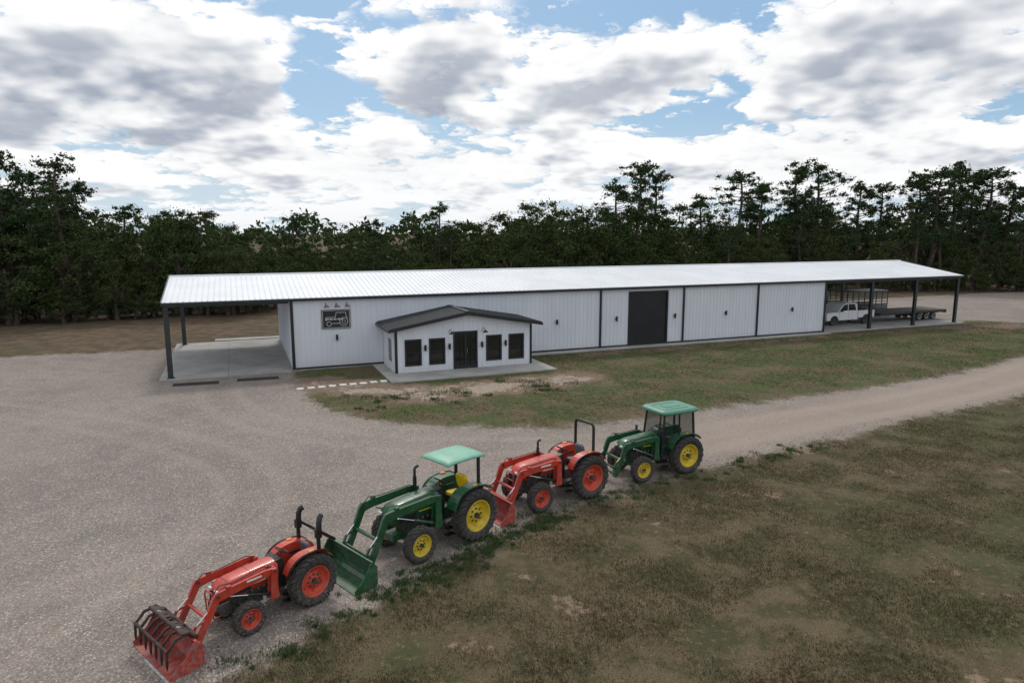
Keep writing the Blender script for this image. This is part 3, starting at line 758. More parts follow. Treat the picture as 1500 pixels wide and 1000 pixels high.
        for sg in(-1,1):
            mb.tube([(rx,sg*ry,Dr*.6),(rx,sg*ry,rt-.1),(rx+.02,sg*(ry-.03),rt-.03),(rx+.02,sg*(ry-.1),rt-.03)],.048,'black_metal',10)
            mb.bar((rx+.02,sg*ry*.8,rt-.05),(rx+1.0,sg*ry*.8,rt-.03),.05,.04,'black_metal')
            mb.box((rx,sg*ry,Dr*.6+.5),(.12,.1,.18),'black_metal'); mb.box((rx-.02,sg*(ry+.06),Dr*.6+.35),(.06,.1,.08),'amber')
        mb.tube([(rx+.02,-ry+.05,rt-.05),(rx+.02,ry-.05,rt-.05)],.04,'black_metal',8)
    if p['rops']!='cab': mb.obj('roll_bar',E)
    if p['rops']=='canopy':
        mb=MB(); L,Wd=1.34,1.16; cx=rx+.48
        N1=12
        vs=[];fs=[]
        for i in range(N1+1):
            for j in range(N1+1):
                a=i/N1*2-1;b=j/N1*2-1
                sq=lambda q,o: q*(1-.04*o*o)
                x=cx+sq(a,b)*L/2;y=sq(b,a)*Wd/2; z=rt+.05-.035*(abs(a)**3+abs(b)**3)-.025*max(abs(a),abs(b))**12+ (.014 if abs(b)<.62 and abs(a)<.75 else 0)
                vs.append((x,y,z))
        n1=N1+1; k0=len(vs); vs+=[(x,y,z-.035) for x,y,z in vs]
        for i in range(N1):
            for j in range(N1): q=i*n1+j; fs.append((q,q+n1,q+n1+1,q+1)); fs.append((k0+q+1,k0+q+n1+1,k0+q+n1,k0+q))
        for i in range(N1):
            for a,b in((i,i+1),(N1*n1+i+1,N1*n1+i),((i+1)*n1,i*n1),(i*n1+N1,(i+1)*n1+N1)): fs.append((a,b,k0+b,k0+a))
        mb.add(vs,fs,'canopy_green',True); mb.obj('canopy',E)
    if p['rops']=='cab':
        mb=MB(); x0,x1,w,z0,z1=-.42,.92,.52,Dr*.52,rt-.08
        B='black_metal'
        for sg in(-1,1):
            y=sg*w; yt=sg*(w-.06)
            mb.bar((x1+.04,y,z0),(x1-.10,yt,z1),.05,.06,B); mb.bar((x0,y,z0+.3),(x0+.04,yt,z1),.05,.07,B); mb.bar((.22,y,z0+.25),(.20,yt,z1),.045,.05,B)
            mb.bar((x1+.04,y,z0+.02),(.35,y,z0+.02),.05,.05,B); mb.bar((.35,y,z0+.02),(.22,y,z0+.3),.05,.05,B); mb.bar((.22,y,z0+.3),(x0,y,z0+.3),.05,.05,B)
            mb.bar((x1-.10,yt,z1),(x0+.04,yt,z1),.05,.05,B)
            g='cab_glass'
            mb.add([(x1+.02,y,z0+.04),(x1-.1,yt,z1-.02),(.22,yt,z1-.02),(.24,y,z0+.27),(.36,y,z0+.04)],[(0,1,2,3,4)],g)
            mb.add([(.20,y,z0+.3),(.18,yt,z1-.02),(x0+.06,yt,z1-.02),(x0+.03,y,z0+.3)],[(0,1,2,3)],g)
            mb.bar((x1-.03,y+sg*.02,z0+.5),(x1+.1,y+sg*.2,z0+.6),.015,.015,B); mb.box((x1+.1,y+sg*.24,z0+.66),(.02,.13,.24),B)
            mb.box((x1-.1,sg*w*.7,rt-.06),(.06,.12,.06),'lamp_lens'); mb.box((x0-.02,sg*w*.7,rt-.06),(.06,.12,.06),'amber')
        mb.add([(x1+.05,-w,z0+.05),(x1+.05,w,z0+.05),(x1-.09,w-.06,z1),(x1-.09,-w+.06,z1)],[(0,1,2,3)],'cab_glass')
        mb.add([(x0,-w,z0+.35),(x0,w,z0+.35),(x0+.04,w-.06,z1),(x0+.04,-w+.06,z1)],[(0,1,2,3)],'cab_glass')
        mb.bar((x1+.04,-w,z0+.35),(x1+.04,w,z0+.35),.05,.05,B); mb.bar((x1-.1,-w,z1),(x1-.1,w,z1),.06,.05,B); mb.bar((x0+.04,-w,z1),(x0+.04,w,z1),.06,.05,B); mb.bar((x0,-w,z0+.32),(x0,w,z0+.32),.06,.06,B)
        mb.obj('cab',E,.008)
        mb=MB(); secs=[]; cx=(x0+x1)/2-.02
        for zz,f in((0,.90),(.02,.97),(.06,1.0),(.10,.99),(.135,.94),(.15,.84)):
            ring=[]
            for k in range(32):
                a=2*math.pi*k/32; ca,sa=math.cos(a),math.sin(a)
                ring.append((cx+math.copysign(abs(ca)**.3,ca)*.79*f,math.copysign(abs(sa)**.3,sa)*.66*f,rt-.09+zz))
            secs.append(ring)
        mb.loft(secs,'cab_roof_green')
        mb.b(cx-.45,cx+.45,-.4,-.34,rt+.058,rt+.072,'cab_roof_green'); mb.b(cx-.45,cx+.45,.34,.4,rt+.058,rt+.072,'cab_roof_green'); mb.b(cx-.3,cx+.3,-.15,.15,rt+.058,rt+.072,'cab_roof_green')
        mb.obj('cab_roof',E)
    lc=body; mb=MB()
    px,pz_=p['piv']; kx,kz=p['knee']; ex,ez=p['end']; ly=p['ly']; aw=.075*s
    for sg in(-1,1):
        y=sg*ly
        up=[(px-.10*s,zb-.35*s),(px+.14*s,zb-.35*s),(px+.10*s,pz_-.1*s),(px+.06*s,pz_+.06*s),(px-.07*s,pz_+.06*s),(px-.07*s,pz_-.25*s)]
        mb.prism(up,y-sg*.11*s-.025,y-sg*.11*s+.025,lc)
        mb.prism(up,y+sg*.05*s-.012,y+sg*.05*s+.012,lc)
        mb.bar((px,sg*.16*s,zb-.30*s),(px,y,zb-.30*s),.14*s,.12*s,lc)
        mb.prism([(px-.07*s,pz_+.055*s),(px+.25*s,pz_+.09*s),(kx-.16*s,kz+.11*s),(kx+.05*s,kz+.09*s),(kx+.13*s,kz-.01*s),(ex+.07*s,ez+.03*s),(ex+.04*s,ez-.06*s),(ex-.05*s,ez-.05*s),(kx-.02*s,kz-.14*s),(kx-.20*s,kz-.10*s),(px+.2*s,pz_-.09*s),(px-.07*s,pz_-.06*s)][::-1],y-aw/2,y+aw/2,lc)
        mb.cyl((px,y-.1*s,pz_),(px,y+.1*s,pz_),.035*s,'dark_cast',12); mb.cyl((ex,y-.08*s,ez),(ex,y+.08*s,ez),.03*s,'dark_cast',12); mb.cyl((kx,y-.06*s,kz),(kx,y+.06*s,kz),.035*s,'dark_cast',12)
        a=Vector((px+.08*s,y-sg*.03*s,zb-.22*s)); b=Vector((kx-.32*s,y,kz-.13*s)); m_=a.lerp(b,.58)
        mb.cyl(a,m_,.038*s,lc if jd else 'black_metal',12); mb.cyl(m_,b,.02*s,'chrome_rod',10)
        a=Vector((kx-.30*s,y,kz+.15*s)); b=Vector((ex+.02*s,y,ez+.42*s)); m_=a.lerp(b,.55)
        mb.cyl(a,m_,.034*s,lc if jd else 'black_metal',12); mb.cyl(m_,b,.018*s,'chrome_rod',10)
        mb.bar(b,(ex+.12*s,y,ez+.25*s),.06*s,.05*s,lc); mb.bar(b,((kx+ex)/2,y,(kz+ez)/2),.03*s,.05*s,lc)
        mb.box((kx-.28*s,y,kz+.12*s),(.1*s,.1*s,.1*s),lc)
        mb.tube([(px,y-sg*.08,pz_+.05),(px+.2,y-sg*.07,pz_+.13),(kx-.4*s,y-sg*.06,kz+.17*s),(kx-.1*s,y-sg*.07,kz+.22*s),(kx+.1*s,y-sg*.06,kz+.02)],.012,'black_metal',6)
        mb.tube([(px,y-sg*.05,zb-.1),(px+.12,y-sg*.16,pz_-.1),(px+.05,y-sg*.1,pz_+.1)],.012,'black_metal',6)
        if not jd: mb.b(px+.35*s,px+.75*s,y+sg*aw*.5-.003,y+sg*aw*.5+.003,pz_-.03*s,pz_+.02*s,'decal_white')
    mx,mz=kx+(ex-kx)*.5,kz+(ez-kz)*.5
    mb.cyl((mx,-ly,mz),(mx,ly,mz),.045*s,lc,14)
    mb.b(ex-.02*s,ex+.03*s,-ly-.05,ly+.05,ez-.06*s,ez,lc); mb.b(ex+.06*s,ex+.10*s,-ly-.06,ly+.06,ez+.20*s,ez+.26*s,lc)
    for sg in(-1,1): mb.b(ex+.02*s,ex+.1*s,sg*ly-.05,sg*ly+.05,ez-.10*s,ez+.28*s,lc)
    if not jd:
        gx=hx1+.16*s
        for sg in(-1,1): mb.tube([(hx1-.1,sg*.14*s,Df*.6),(gx,sg*.16*s,Df*.6),(gx+.02,sg*.19*s,zb+.1*s),(gx,sg*.17*s,zb+.22*s)],.016,body,8)
        mb.tube([(gx,-.17*s,zb+.22*s),(gx,.17*s,zb+.22*s)],.016,body,8); mb.tube([(gx+.01,-.18*s,zb),(gx+.01,.18*s,zb)],.014,body,8)
    mb.obj('loader_arms',E,.008)
    if p.get('bucket'):
        bw=p['bw']; x1=p['bucket']; x0=ex+.11*s; bh=p['bh']; t=.018
        bm='green_paint' if jd else 'bucket_red'
        D=x1-x0; mb=MB()
        prof=[(x1,.015),(x0+.16*D,.02),(x0+.03*D,.10),(x0,.22),(x0+.01,bh*.8),(x0+.20*D,bh)]
        mb.sheet(prof,-bw,bw,-t,bm)
        for sg in(-1,1):
            y=sg*bw
            mb.prism([(x1-.02,.0),(x0+.16*D,.0),(x0,.10),(x0-.005,bh*.82),(x0+.20*D,bh+.01),(x0+.32*D,bh*.97),(x0+.55*D,bh*.55),(x1,.10)],y-.012,y+.012,bm)
        mb.b(x1-.10,x1+.05,-bw-.01,bw+.01,.0,.014,'bright_steel' if not jd else bm)
        mb.bar((x0+.20*D,-bw,bh+.01),(x0+.20*D,bw,bh+.01),.05,.035,bm)
        for y in np.linspace(-bw*.8,bw*.8,5): mb.bar((x0-.02,y,.15),(x0-.01,y,bh*.8),.02,.04,bm)
        if p.get('grapple'):
            rb='rust_brown'
            for y in np.linspace(-bw*.85,bw*.85,7):
                mb.tube([(x0+.06,y,bh+.02),(x0+.2,y,bh+.17),(x0+.42,y,bh+.14),(x0+.60,y,bh-.04),(x1-.02,y,bh*.45),(x1-.02,y,bh*.3)],.02,rb,6,radii=[.034,.034,.032,.030,.024,.008])
            for (xx,zz,rr) in((x0+.06,bh+.04,.04),(x0+.30,bh+.17,.035),(x0+.60,bh-.03,.03)): mb.cyl((xx,-bw*.88,zz),(xx,bw*.88,zz),rr,rb,10)
            mb.sheet([(x0+.05,bh+.05),(x0+.18,bh+.16),(x0+.30,bh+.185)],-bw*.86,-bw*.12,.012,rb); mb.sheet([(x0+.05,bh+.05),(x0+.18,bh+.16),(x0+.30,bh+.185)],bw*.12,bw*.86,.012,rb)
            for sg in(-.5,.5): 
                mb.cyl((x0-.03,sg*bw,bh*.5),(x0+.12,sg*bw,bh+.10),.035,'black_metal',10); mb.cyl((x0+.12,sg*bw,bh+.10),(x0+.28,sg*bw,bh+.20),.02,'chrome_rod',8)
                mb.prism([(x0-.02,bh*.7),(x0+.10,bh*.9),(x0+.34,bh+.2),(x0+.1,bh+.16)],sg*bw-.08,sg*bw-.06,rb)
        mb.obj('bucket',E,.006)
    return E
def ctr(contact,phi,half):
    l=(-math.sin(R(phi)),math.cos(R(phi))); return (contact[0]-l[0]*half,contact[1]-l[1]*half)
tractor('loader_tractor',ctr((-4.22,13.72),229,.62),229,dict(kind='red',wb=1.48,Dr=1.14,Df=.70,wr=.31,wf=.21,hr=.64,hf=.60,s=.80,hood=(1.17,1.10),hx0=.66,nose=.42,hw=.25,
  seatx=.02,seatz=.86,rops='fold',rx=-.24,ry=.40,rt=1.86,piv=(.86,1.10),knee=(2.05,1.02),end=(2.48,.26),ly=.42,bucket=3.2,bw=.84,bh=.55,grapple=True))
tractor('canopy_loader_tractor',ctr((-.86,16.86),225,.84),225,dict(kind='green',wb=1.80,Dr=1.40,Df=.93,wr=.38,wf=.26,hr=.86,hf=.80,s=1.0,hood=(1.50,1.38),hx0=.88,nose=.52,hw=.30,
  seatx=.08,seatz=1.12,rops='canopy',rx=-.33,ry=.46,rt=2.22,stack=(1.15,-.36,2.02),piv=(1.08,1.42),knee=(2.62,1.36),end=(3.10,.34),ly=.50,bucket=3.82,bw=.93,bh=.62))
tractor('roll_bar_loader_tractor',ctr((2.46,19.72),215.4,.80),215.4,dict(kind='red',wb=1.90,Dr=1.34,Df=.88,wr=.36,wf=.25,hr=.82,hf=.76,s=.93,hood=(1.40,1.30),hx0=.86,nose=.46,hw=.29,
  seatx=.08,seatz=1.06,rops='hoop',rx=-.32,ry=.42,rt=2.20,stack=(1.25,-.34,1.78),piv=(1.08,1.30),knee=(2.45,1.22),end=(2.85,.32),ly=.47,bucket=3.45,bw=.86,bh=.58))
tractor('cab_loader_tractor',ctr((5.91,21.85),207,.80),207,dict(kind='green',wb=1.82,Dr=1.30,Df=.86,wr=.36,wf=.25,hr=.82,hf=.77,s=.92,hood=(1.40,1.28),hx0=.92,nose=.44,hw=.28,
  seatx=.1,seatz=1.06,rops='cab',rx=-.3,ry=.45,rt=2.15,piv=(1.12,1.30),knee=(2.35,1.22),end=(2.70,.36),ly=.47))

# ============================================================ PICKUP + TRAILERS
def bpos(s,n): q=O+e*s+nn*n; return (q[0],q[1],.06)
E=empty('pickup_truck',bpos(43.7,3.3),ANG)   # local +x = rear
mb=MB(); WH='white_paint'; hw=.96
prof=[(0,.45),(0,.95),(.06,1.10),(1.35,1.18),(1.55,1.22),(3.55,1.22),(3.55,.45)]
mb.prism(prof,-hw,hw,WH)
mb.prism([(1.3,1.2),(1.95,1.82),(2.2,1.90),(3.25,1.90),(3.5,1.80),(3.58,1.22)],-hw+.10,hw-.10,WH)
for sg in(-1,1):
    y=sg*(hw-.10); a,b=(y-.012,y+.012)
    mb.prism([(1.52,1.25),(1.98,1.74),(2.42,1.80),(2.42,1.25)],a,b,'truck_glass'); mb.prism([(2.50,1.25),(2.50,1.80),(3.2,1.80),(3.42,1.25)],a,b,'truck_glass')
    mb.b(1.45,1.6,sg*(hw+.15)-.09,sg*(hw+.15)+.09,1.2,1.42,'black_metal')
    for wx in(.85,4.55):
        mb.lathe([(-.13,.0),(-.13,.36),(-.09,.40),(.09,.40),(.13,.36),(.13,.0)],(wx,sg*(hw-.14),.40),'rubber',28); mb.lathe([(.132,.24),(.10,.22),(.12,.0)],(wx,sg*(hw-.14),.40),'bright_steel',20,sg)
        mb.prism([(wx+.47*math.cos(t),.40+.47*math.sin(t)) for t in np.linspace(0,math.pi,12)],sg*hw-.01,sg*hw+.01,'black_metal')
    for xx in(2.46,3.5,1.4): mb.b(xx-.008,xx+.008,sg*hw-.004,sg*hw+.004,.55,1.2,'black_metal')
mb.add([(1.36,-hw+.18,1.24),(1.36,hw-.18,1.24),(1.93,hw-.24,1.80),(1.93,-hw+.24,1.80)],[(0,1,2,3)],'truck_glass')
mb.b(-.04,.01,-.62,.62,.62,.98,'black_metal'); mb.b(-.10,0,-hw,hw,.42,.60,'bright_steel')
for sg in(-1,1): mb.b(-.05,.02,sg*.78-.14,sg*.78+.14,.78,.98,'lamp_lens')
mb.b(3.6,5.5,-hw,-hw+.06,.6,1.22,WH); mb.b(3.6,5.5,hw-.06,hw,.6,1.22,WH); mb.b(5.44,5.5,-hw+.06,hw-.06,.6,1.22,WH); mb.b(3.6,5.44,-hw+.06,hw-.06,.6,.68,'black_metal')
mb.obj('body',E,.03)
E=empty('flatbed_trailer',bpos(48.4,3.3),ANG)
mb=MB(); d='dark_cast'
mb.b(1.2,9.6,-1.2,1.2,.82,.90,'trailer_deck')
for sg in(-1,1):
    mb.b(1.2,9.6,sg*1.22-.04,sg*1.22+.04,.74,.92,d); mb.b(1.0,9.6,sg*.5-.06,sg*.5+.06,.55,.82,d); mb.bar((1.0,sg*.45,.9),(-.6,sg*.15,1.55),.12,.2,d)
    for x in(6.3,7.2,8.1): mb.lathe([(-.12,.0),(-.12,.33),(.12,.33),(.12,.0)],(x,sg*1.02,.36),'rubber',24); mb.lathe([(.125,.2),(.1,.0)],(x,sg*1.02,.36),'bright_steel',16,sg)
    mb.b(5.8,8.6,sg*1.02-.14,sg*1.02+.14,.72,.745,d)
for k in range(14): mb.b(1.4+k*.6,1.46+k*.6,-1.2,1.2,.74,.82,d)
mb.bar((-.6,0,1.55),(-.6,0,.85),.12,.12,d); mb.bar((-.65,0,1.55),(1.1,0,1.5),.3,.16,d); mb.bar((1.0,-.6,1.45),(1.0,.6,1.45),.1,.1,d)
mb.b(9.6,9.7,-1.2,1.2,.6,.9,d)
mb.obj('frame',E,.006)
E=empty('livestock_trailer',bpos(50.6,8.3),ANG)
mb=MB(); gcst='grey_cast'
for sg in(-1,1):
    mb.b(0,6.2,sg*1.0-.02,sg*1.0+.02,.55,1.05,gcst)
    for z in(1.22,1.45,1.68,1.91,2.14): mb.b(0,6.2,sg*1.0-.015,sg*1.0+.015,z,z+.08,gcst)
    for k in range(9): mb.b(k*.77,k*.77+.05,sg*1.0-.035,sg*1.0+.035,.5,2.25,'dark_cast')
    for x in(3.2,4.1): mb.lathe([(-.1,.0),(-.1,.34),(.1,.34),(.1,.0)],(x,sg*1.12,.36),'rubber',24)
mb.b(0,6.2,-1.05,1.05,.45,.55,d); mb.b(2.2,6.2,-1.05,1.05,2.25,2.30,gcst); mb.b(0,.04,-1,1,.55,1.3,gcst)
mb.bar((0,0,.5),(-1.2,0,.5),.15,.12,d)
mb.obj('frame',E,.005)
E=empty('covered_equipment',bpos(51.6,11.0),ANG)
mb=MB(); secs=[]
for zz,f in((0,1),(.6,1.02),(1.1,.95),(1.45,.75),(1.6,.4)): secs.append([(math.cos(a)*1.2*f+.1*math.sin(3*a),math.sin(a)*.8*f,zz+.9) for a in np.linspace(0,2*math.pi,20,endpoint=False)])
mb.loft(secs,'blue_tarp'); 
for x in(-.8,.8):
    for y in(-.5,.5): mb.cyl((x,y,0),(x,y,1.0),.06,d,8)
mb.b(-1.1,1.1,-.7,.7,.6,.9,d); mb.obj('body',E)
E=empty('storage_rack',bpos(46.0,11.2),ANG)
mb=MB()
for x in(0,1.6,3.2):
    for y in(-.5,.5): mb.b(x-.04,x+.04,y-.04,y+.04,0,2.6,'dark_cast')
for z in(.5,1.3,2.1): mb.b(-.05,3.25,-.55,.55,z,z+.05,'dark_cast')
for i in range(14):
    x=random.uniform(.2,3.0); z=random.choice((.55,1.35,2.15)); hgt=random.uniform(.25,.6); w_=random.uniform(.15,.35)
    mb.b(x-w_,x+w_,-.4,.4,z+.002*i,z+hgt,random.choice(('grey_cast','dark_cast','trailer_deck','bark','blue_tarp','steel_dark')))
mb.obj('frame',E,.01)

# ============================================================ TREES
def leafcards(centers,rad,n,size,flat=1.0,soft=False):
    c=np.repeat(centers,n,0); r=np.repeat(rad,n)
    d=np.random.normal(0,1,(len(c),3)); d/=np.linalg.norm(d,axis=1)[:,None]
    rr=r*(np.clip(np.abs(np.random.normal(0,.62,len(c))),0,1.6) if soft else np.random.uniform(.2,1.08,len(c))**.55)
    p=c+d*rr[:,None]*np.array([1,1,flat])
    a=np.random.normal(0,1,(len(c),3)); a/=np.linalg.norm(a,axis=1)[:,None]
    b=np.cross(a,np.random.normal(0,1,(len(c),3))); b/=np.linalg.norm(b,axis=1)[:,None]
    s=np.random.uniform(.5,1.2,len(c))[:,None]*size
    return np.stack([p-a*s,p-b*s*.45,p+a*s,p+b*s*.45],1).reshape(-1,3)
def tree_mesh(name,kind,seed):
    rnd=random.Random(seed); mb=MB(); cen=[];rad=[]
    if kind=='pine':
        H=14; lean=rnd.uniform(-.6,.6); z0=H*rnd.uniform(.46,.64); fat=rnd.uniform(.8,1.2)
        tp=lambda z:(lean*(z/H)**1.5+.12*math.sin(z*.6+seed),.15*math.sin(z*.5+seed*2),z)
        zs=np.linspace(0,H*.97,10); mb.tube([tp(z) for z in zs],.2,'bark',8,radii=[.24*(1-z/H)**.7+.03 for z in zs])
        z=z0
        while z<H:
            t=(z-z0)/(H-z0); L=fat*(1.0+1.6*math.sin(math.pi*min(1,t*.70+.20)))*rnd.uniform(.4,1.15)*(1-.35*t**3)
            a=rnd.uniform(0,6.28); q=tp(z); up=rnd.uniform(.1,.55)*L
            end=(q[0]+math.cos(a)*L,q[1]+math.sin(a)*L,z+up)
            mb.tube([q,(q[0]+math.cos(a)*L*.5,q[1]+math.sin(a)*L*.5,z+up*.3),end],.05,'bark',5,radii=[.06,.04,.015])
            for k in range(rnd.randint(2,4)):
                f=rnd.uniform(.45,1.05); cen.append((q[0]+math.cos(a)*L*f+rnd.gauss(0,.25),q[1]+math.sin(a)*L*f+rnd.gauss(0,.25),z+up*f+rnd.gauss(0,.15))); rad.append(rnd.uniform(.38,.7))
            z+=rnd.uniform(.10,.32)
        for k in range(6): q=tp(H); cen.append((q[0]+rnd.gauss(0,.4),q[1]+rnd.gauss(0,.4),H+rnd.uniform(-.9,-.1))); rad.append(rnd.uniform(.4,.6))
        for k in range(7):
            z=rnd.uniform(H*.2,z0);a=rnd.uniform(0,6.28);q=tp(z);L=rnd.uniform(.4,1.4); mb.tube([q,(q[0]+math.cos(a)*L,q[1]+math.sin(a)*L,z+.1)],.02,'bark',4,radii=[.035,.01])
        n,size,flat,mat,soft=54,.155,.60,'pine_needles',True
    else:
        H=10
        mb.tube([(0,0,0),(.1,.05,1.2),(.05,.1,2.6),(0,0,4.2),(.1,0,6)],.3,'bark',9,radii=[.36,.27,.22,.16,.08])
        Rr=rnd.uniform(3.0,3.9)
        for k in range(11):
            a=rnd.uniform(0,6.28); z=rnd.uniform(1.8,4.5); L=Rr*rnd.uniform(.6,.95); up=rnd.uniform(.8,3.6)
            m_=(math.cos(a)*L*.5,math.sin(a)*L*.5,z+up*.65); en=(math.cos(a)*L,math.sin(a)*L,z+up)
            mb.tube([(0.05,.05,z),m_,en],.1,'bark',6,radii=[.13,.08,.03]); cen.append(en); rad.append(.9)
        while len(cen)<78:
            a=rnd.uniform(0,6.28); z=rnd.uniform(1.6,H-.5); t=(z-1.6)/(H-2.1)
            env=Rr*(math.sin(math.pi*min(1,.18+.80*t))**.6)*(1+.22*math.sin(a*3+seed)+.15*math.sin(a*5+z*1.3))
            r=env*rnd.uniform(.35,1)**.6; cen.append((math.cos(a)*r,math.sin(a)*r,z)); rad.append(rnd.uniform(.4,1.0))
        n,size,flat,mat,soft=92,.145,.75,'oak_leaves',True
    v=leafcards(np.array(cen),np.array(rad),n,size,flat,soft)
    nv=len(mb.v); allv=np.concatenate([np.array(mb.v),v]); 
    me=bpy.data.meshes.new(name); lf=(np.arange(len(v)).reshape(-1,4)+nv).tolist()
    me.from_pydata(allv.tolist(),[],mb.f+lf); me.materials.append(MATS['bark']); me.materials.append(MATS[mat])
    me.polygons.foreach_set('material_index',[0]*len(mb.f)+[1]*len(lf)); me.update()
    return me,H
pines=[tree_mesh('pine_tree_mesh','pine',s) for s in(3,11,23,37,51,64,77)]
oaks=[tree_mesh('oak_tree_mesh','oak',s) for s in(5,14,29,43)]
rt_=random.Random(99)
def plant(x,y,h,kind,wide=1.0,name=None):
    me,H=rt_.choice(pines if kind=='P' else oaks); s=h/H
    ob=bpy.data.objects.new(name or('pine_tree' if kind=='P' else 'oak_tree'),me); scene.collection.objects.link(ob)
    ob.location=(x,y,-.05); w=s**.75*wide*rt_.uniform(.9,1.15) if kind=='P' else s*wide*rt_.uniform(.9,1.2)
    ob.scale=(w,w*rt_.uniform(.9,1.1),s); ob.rotation_euler=(0,0,rt_.uniform(0,6.28)); return ob
SKY=[(-.80,62,15,'P'),(-.735,64,14.8,'P'),(-.70,66,13.5,'P'),(-.652,63,14.4,'P'),(-.622,66,12.5,'P'),(-.59,64,9.5,'O'),(-.56,68,10.5,'P'),(-.527,66,10.0,'O'),(-.485,66,10.6,'O'),(-.45,68,10.5,'O'),(-.41,68,9.0,'O'),(-.375,72,8.3,'O'),
 (-.315,84,9.9,'P'),(-.345,86,7.7,'O'),(-.285,86,7.6,'O'),(-.25,88,8.0,'O'),(-.225,88,8.2,'O'),(-.198,95,9.6,'P'),(-.17,90,8.2,'O'),(-.14,86,9.4,'O'),(-.105,86,11.3,'P'),(-.075,88,9.6,'O'),(-.045,84,9.6,'O'),(-.01,86,10.8,'O'),
 (.025,84,11.8,'O'),(.055,84,12.3,'O'),(.085,86,11.4,'O'),(.12,86,11.4,'O'),(.150,90,14.2,'P'),(.182,90,16.6,'P'),(.205,92,15.6,'P'),(.24,92,12.0,'O'),(.275,94,12.8,'P'),(.30,96,11.8,'O'),(.33,96,15.9,'P'),(.355,98,14.3,'P'),(.405,100,17.3,'P'),(.438,100,17.6,'P'),(.50,104,15.2,'P'),(.53,104,15.0,'P'),
 (.56,100,12.6,'O'),(.588,98,16.0,'P'),(.608,96,16.4,'P'),(.635,98,17.2,'P'),(.66,100,16.3,'P'),(.685,98,16.6,'P'),(.715,100,15.0,'P'),(.745,98,14.8,'P'),(.79,98,15.5,'P'),(.84,98,15.5,'P')]
for b,y,h,k in SKY: plant(b*y,y,h,k,1.12 if (k=='P' and b>.1) else 1.0)
sb=np.array([q[0] for q in SKY]); so=np.argsort(sb); sb=sb[so]; se=np.array([(SKY[i][2]-8)/SKY[i][1] for i in so])
def front(b): return np.interp(b,[-1.2,-.6,-.38,-.3,0,.25,.5,.9,1.3],[56,64,70,80,82,88,96,94,94])
for row,(dy,cnt,drop) in enumerate(((0,80,1.8),(7,90,1.6),(16,95,1.5),(30,90,1.5))):
    for i in range(cnt):
        b=-1.15+2.35*(i+rt_.uniform(-.4,.4))/cnt; y=front(b)+dy+rt_.uniform(-2.5,2.5)
        extra=np.interp(b,[-.6,-.5,-.4,.1,.2,.5],[2.8,1.2,.3,.6,3.8,4.8])
        pine=rt_.random()<(.35 if b<-.5 or b>.25 else .15)
        h=8+np.interp(b,sb,se)*y-drop-extra-rt_.uniform(0,2.6)+(1.8 if pine else 0)
        if -.40<b<.0: h=min(h,8.4+.3*row)
        plant(b*y,y,max(5.8,h),'P' if pine else 'O',1.15)
for i in range(120):
    b=-1.15+2.35*(i+rt_.uniform(-.4,.4))/120; y=front(b)-1.5+rt_.uniform(-1.5,2); plant(b*y,y,rt_.uniform(2.4,4.6),'O',1.5,'shrub')
plant(55,64,11.5,'O',1.0)
def wood(n):
    b=np.random.uniform(-1.3,1.4,n); y=np.random.uniform(150,215,n); top=9.5+1.6*np.sin(b*37)+1.2*np.sin(b*83+1)+np.random.normal(0,.6,n)
    z=top*np.random.uniform(.25,1,n)**.5; return np.stack([b*y,y,z],1)
v=leafcards(wood(2600),np.full(2600,1.7),12,.75,.8,True)
me=fast_mesh('distant_tree_line',v,np.arange(len(v)).reshape(-1,4)); me.materials.append(MATS['oak_leaves'])
scene.collection.objects.link(bpy.data.objects.new('distant_tree_line',me))

# ============================================================ SKY / SUN / CAMERA
SUN_EL,SUN_AZ=50,-12
w=bpy.data.worlds.new('World'); scene.world=w; w.use_nodes=True; nt=NT(w.node_tree)
w.cycles.sampling_method='NONE'
bg=w.node_tree.nodes['Background']; bg.inputs['Strength'].default_value=.10
sky=nt.node('ShaderNodeTexSky',sky_type='NISHITA'); sky.sun_disc=False; sky.sun_elevation=R(SUN_EL); sky.sun_rotation=R(SUN_AZ)
sky.air_density=1.0; sky.dust_density=1.2; sky.ozone_density=1.2
tc=nt.node('ShaderNodeTexCoord'); d=tc.outputs['Generated']
sp=nt.node('ShaderNodeSeparateXYZ'); nt.l.new(d,sp.inputs[0]); X,Y,Zz=sp.outputs
az=nt.math('ARCTAN2',X,Y); el=nt.math('ARCSINE',Zz)
ae=nt.node('ShaderNodeCombineXYZ'); nt.put(ae.inputs[0],az); nt.put(ae.inputs[1],el)
zc=nt.math('MAXIMUM',Zz,0.0)
def coord(dz):
    iv=nt.math('DIVIDE',1.0,nt.math('ADD',zc,.22+dz))
    c=nt.node('ShaderNodeCombineXYZ'); nt.put(c.inputs[0],nt.math('MULTIPLY',X,iv)); nt.put(c.inputs[1],nt.math('MULTIPLY',Y,iv)); return c.outputs[0]
c0=coord(0); 
a0=nt.noise(c0,2.5,8,.60,.0,'2D')
puff=nt.math('MULTIPLY_ADD',nt.voro(nt.vmath('ADD',c0,nt.vmath('SCALE',(1,.6,0),None,a0)),8.0,'Distance','2D'),-.20,.09)
dens=nt.math('ADD',a0,puff)
a1=nt.noise(coord(.020),2.5,3,.60,.0,'2D')
BL=[(-25.5,10.8,8.0,4.0,.24),(-36,9.2,5.0,3.6,.18),(-6.0,11.6,4.2,3.2,.18),(8,12.3,9,3.2,.13),(27,11.8,8,4.0,.19),(-12,5.0,16,2.4,.15),(22,5.0,18,2.8,.14),
    (-15.2,12.0,2.6,3.6,-.22),(-2,17.0,6,1.2,-.15),(-36,15.8,5,1.3,-.18),(15,16.8,7,1.3,-.13),(33,16.4,7,1.3,-.18),(16,9.4,3.0,1.2,-.09)]
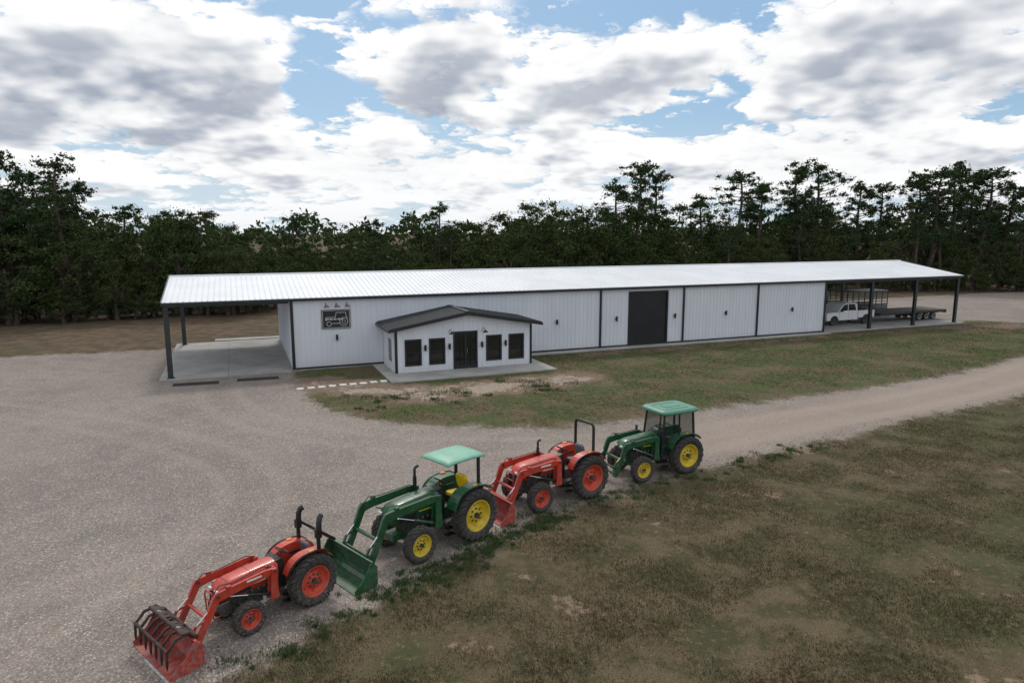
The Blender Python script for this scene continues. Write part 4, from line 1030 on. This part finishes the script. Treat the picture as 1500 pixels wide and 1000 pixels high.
def blobs(de,lst):
    tot=None
    for a,b,sa,sb_,wt in lst:
        v=nt.vmath('MULTIPLY_ADD',ae.outputs[0],(1/R(sa),1/R(sb_),0)); v.node.inputs[2].default_value=(-R(a)/R(sa),-R(b-de)/R(sb_),0)
        g=nt.math('MULTIPLY',nt.math('EXPONENT',nt.math('MULTIPLY',nt.vmath('DOT_PRODUCT',v,v),-1.0)),wt)
        tot=g if tot is None else nt.math('ADD',tot,g)
    return tot
base=nt.math('ADD',dens,blobs(0,BL)); upd=nt.math('ADD',a1,blobs(1.3,BL[:5]))
cover=nt.ss(base,.42,.53); thick=nt.ss(base,.52,.82); under=nt.ss(upd,.52,.78)
shade=nt.math('MULTIPLY_ADD',thick,.25,nt.math('MULTIPLY',under,.75))
shade=nt.math('MULTIPLY_ADD',nt.math('SUBTRACT',dens,.5),-1.6,shade,clamp=True)
cc=nt.mix(shade,C(10.3,10.3,10.3),C(3.4,3.9,4.8))
hz=nt.ss(Zz,.09,.0); cc=nt.mix(nt.math('MULTIPLY',hz,.5),cc,C(8.2,8.6,9.0))
blue=nt.mix(.6,sky.outputs[0],C(2.6,4.9,7.4)); blue=nt.mix(nt.math('MULTIPLY',nt.ss(Zz,.18,.0),.75),blue,C(6.6,7.8,8.7))
fin=nt.mix(cover,blue,cc)
high=nt.ss(Zz,.35,.6); fin=nt.mix(nt.math('MULTIPLY',high,.8),fin,C(7.9,8.1,8.4))
nt.put(bg.inputs['Color'],fin)
sd=bpy.data.lights.new('sun','SUN'); sd.energy=1.6; sd.angle=R(10); sd.color=(1,.95,.87)
so_=bpy.data.objects.new('sun',sd); scene.collection.objects.link(so_)
D=Vector((math.sin(R(SUN_AZ))*math.cos(R(SUN_EL)),math.cos(R(SUN_AZ))*math.cos(R(SUN_EL)),math.sin(R(SUN_EL))))
so_.rotation_euler=D.to_track_quat('Z','Y').to_euler(); so_.location=(0,0,60)
cam=bpy.data.cameras.new('camera'); cam.sensor_width=36; cam.lens=24; cam.clip_end=6000; cam.clip_start=.1
co_=bpy.data.objects.new('camera',cam); scene.collection.objects.link(co_)
co_.location=(0,0,8); co_.rotation_euler=(R(90-9.09),0,0); scene.camera=co_
scene.view_settings.view_transform='Standard'; scene.view_settings.look='None'; scene.view_settings.exposure=0
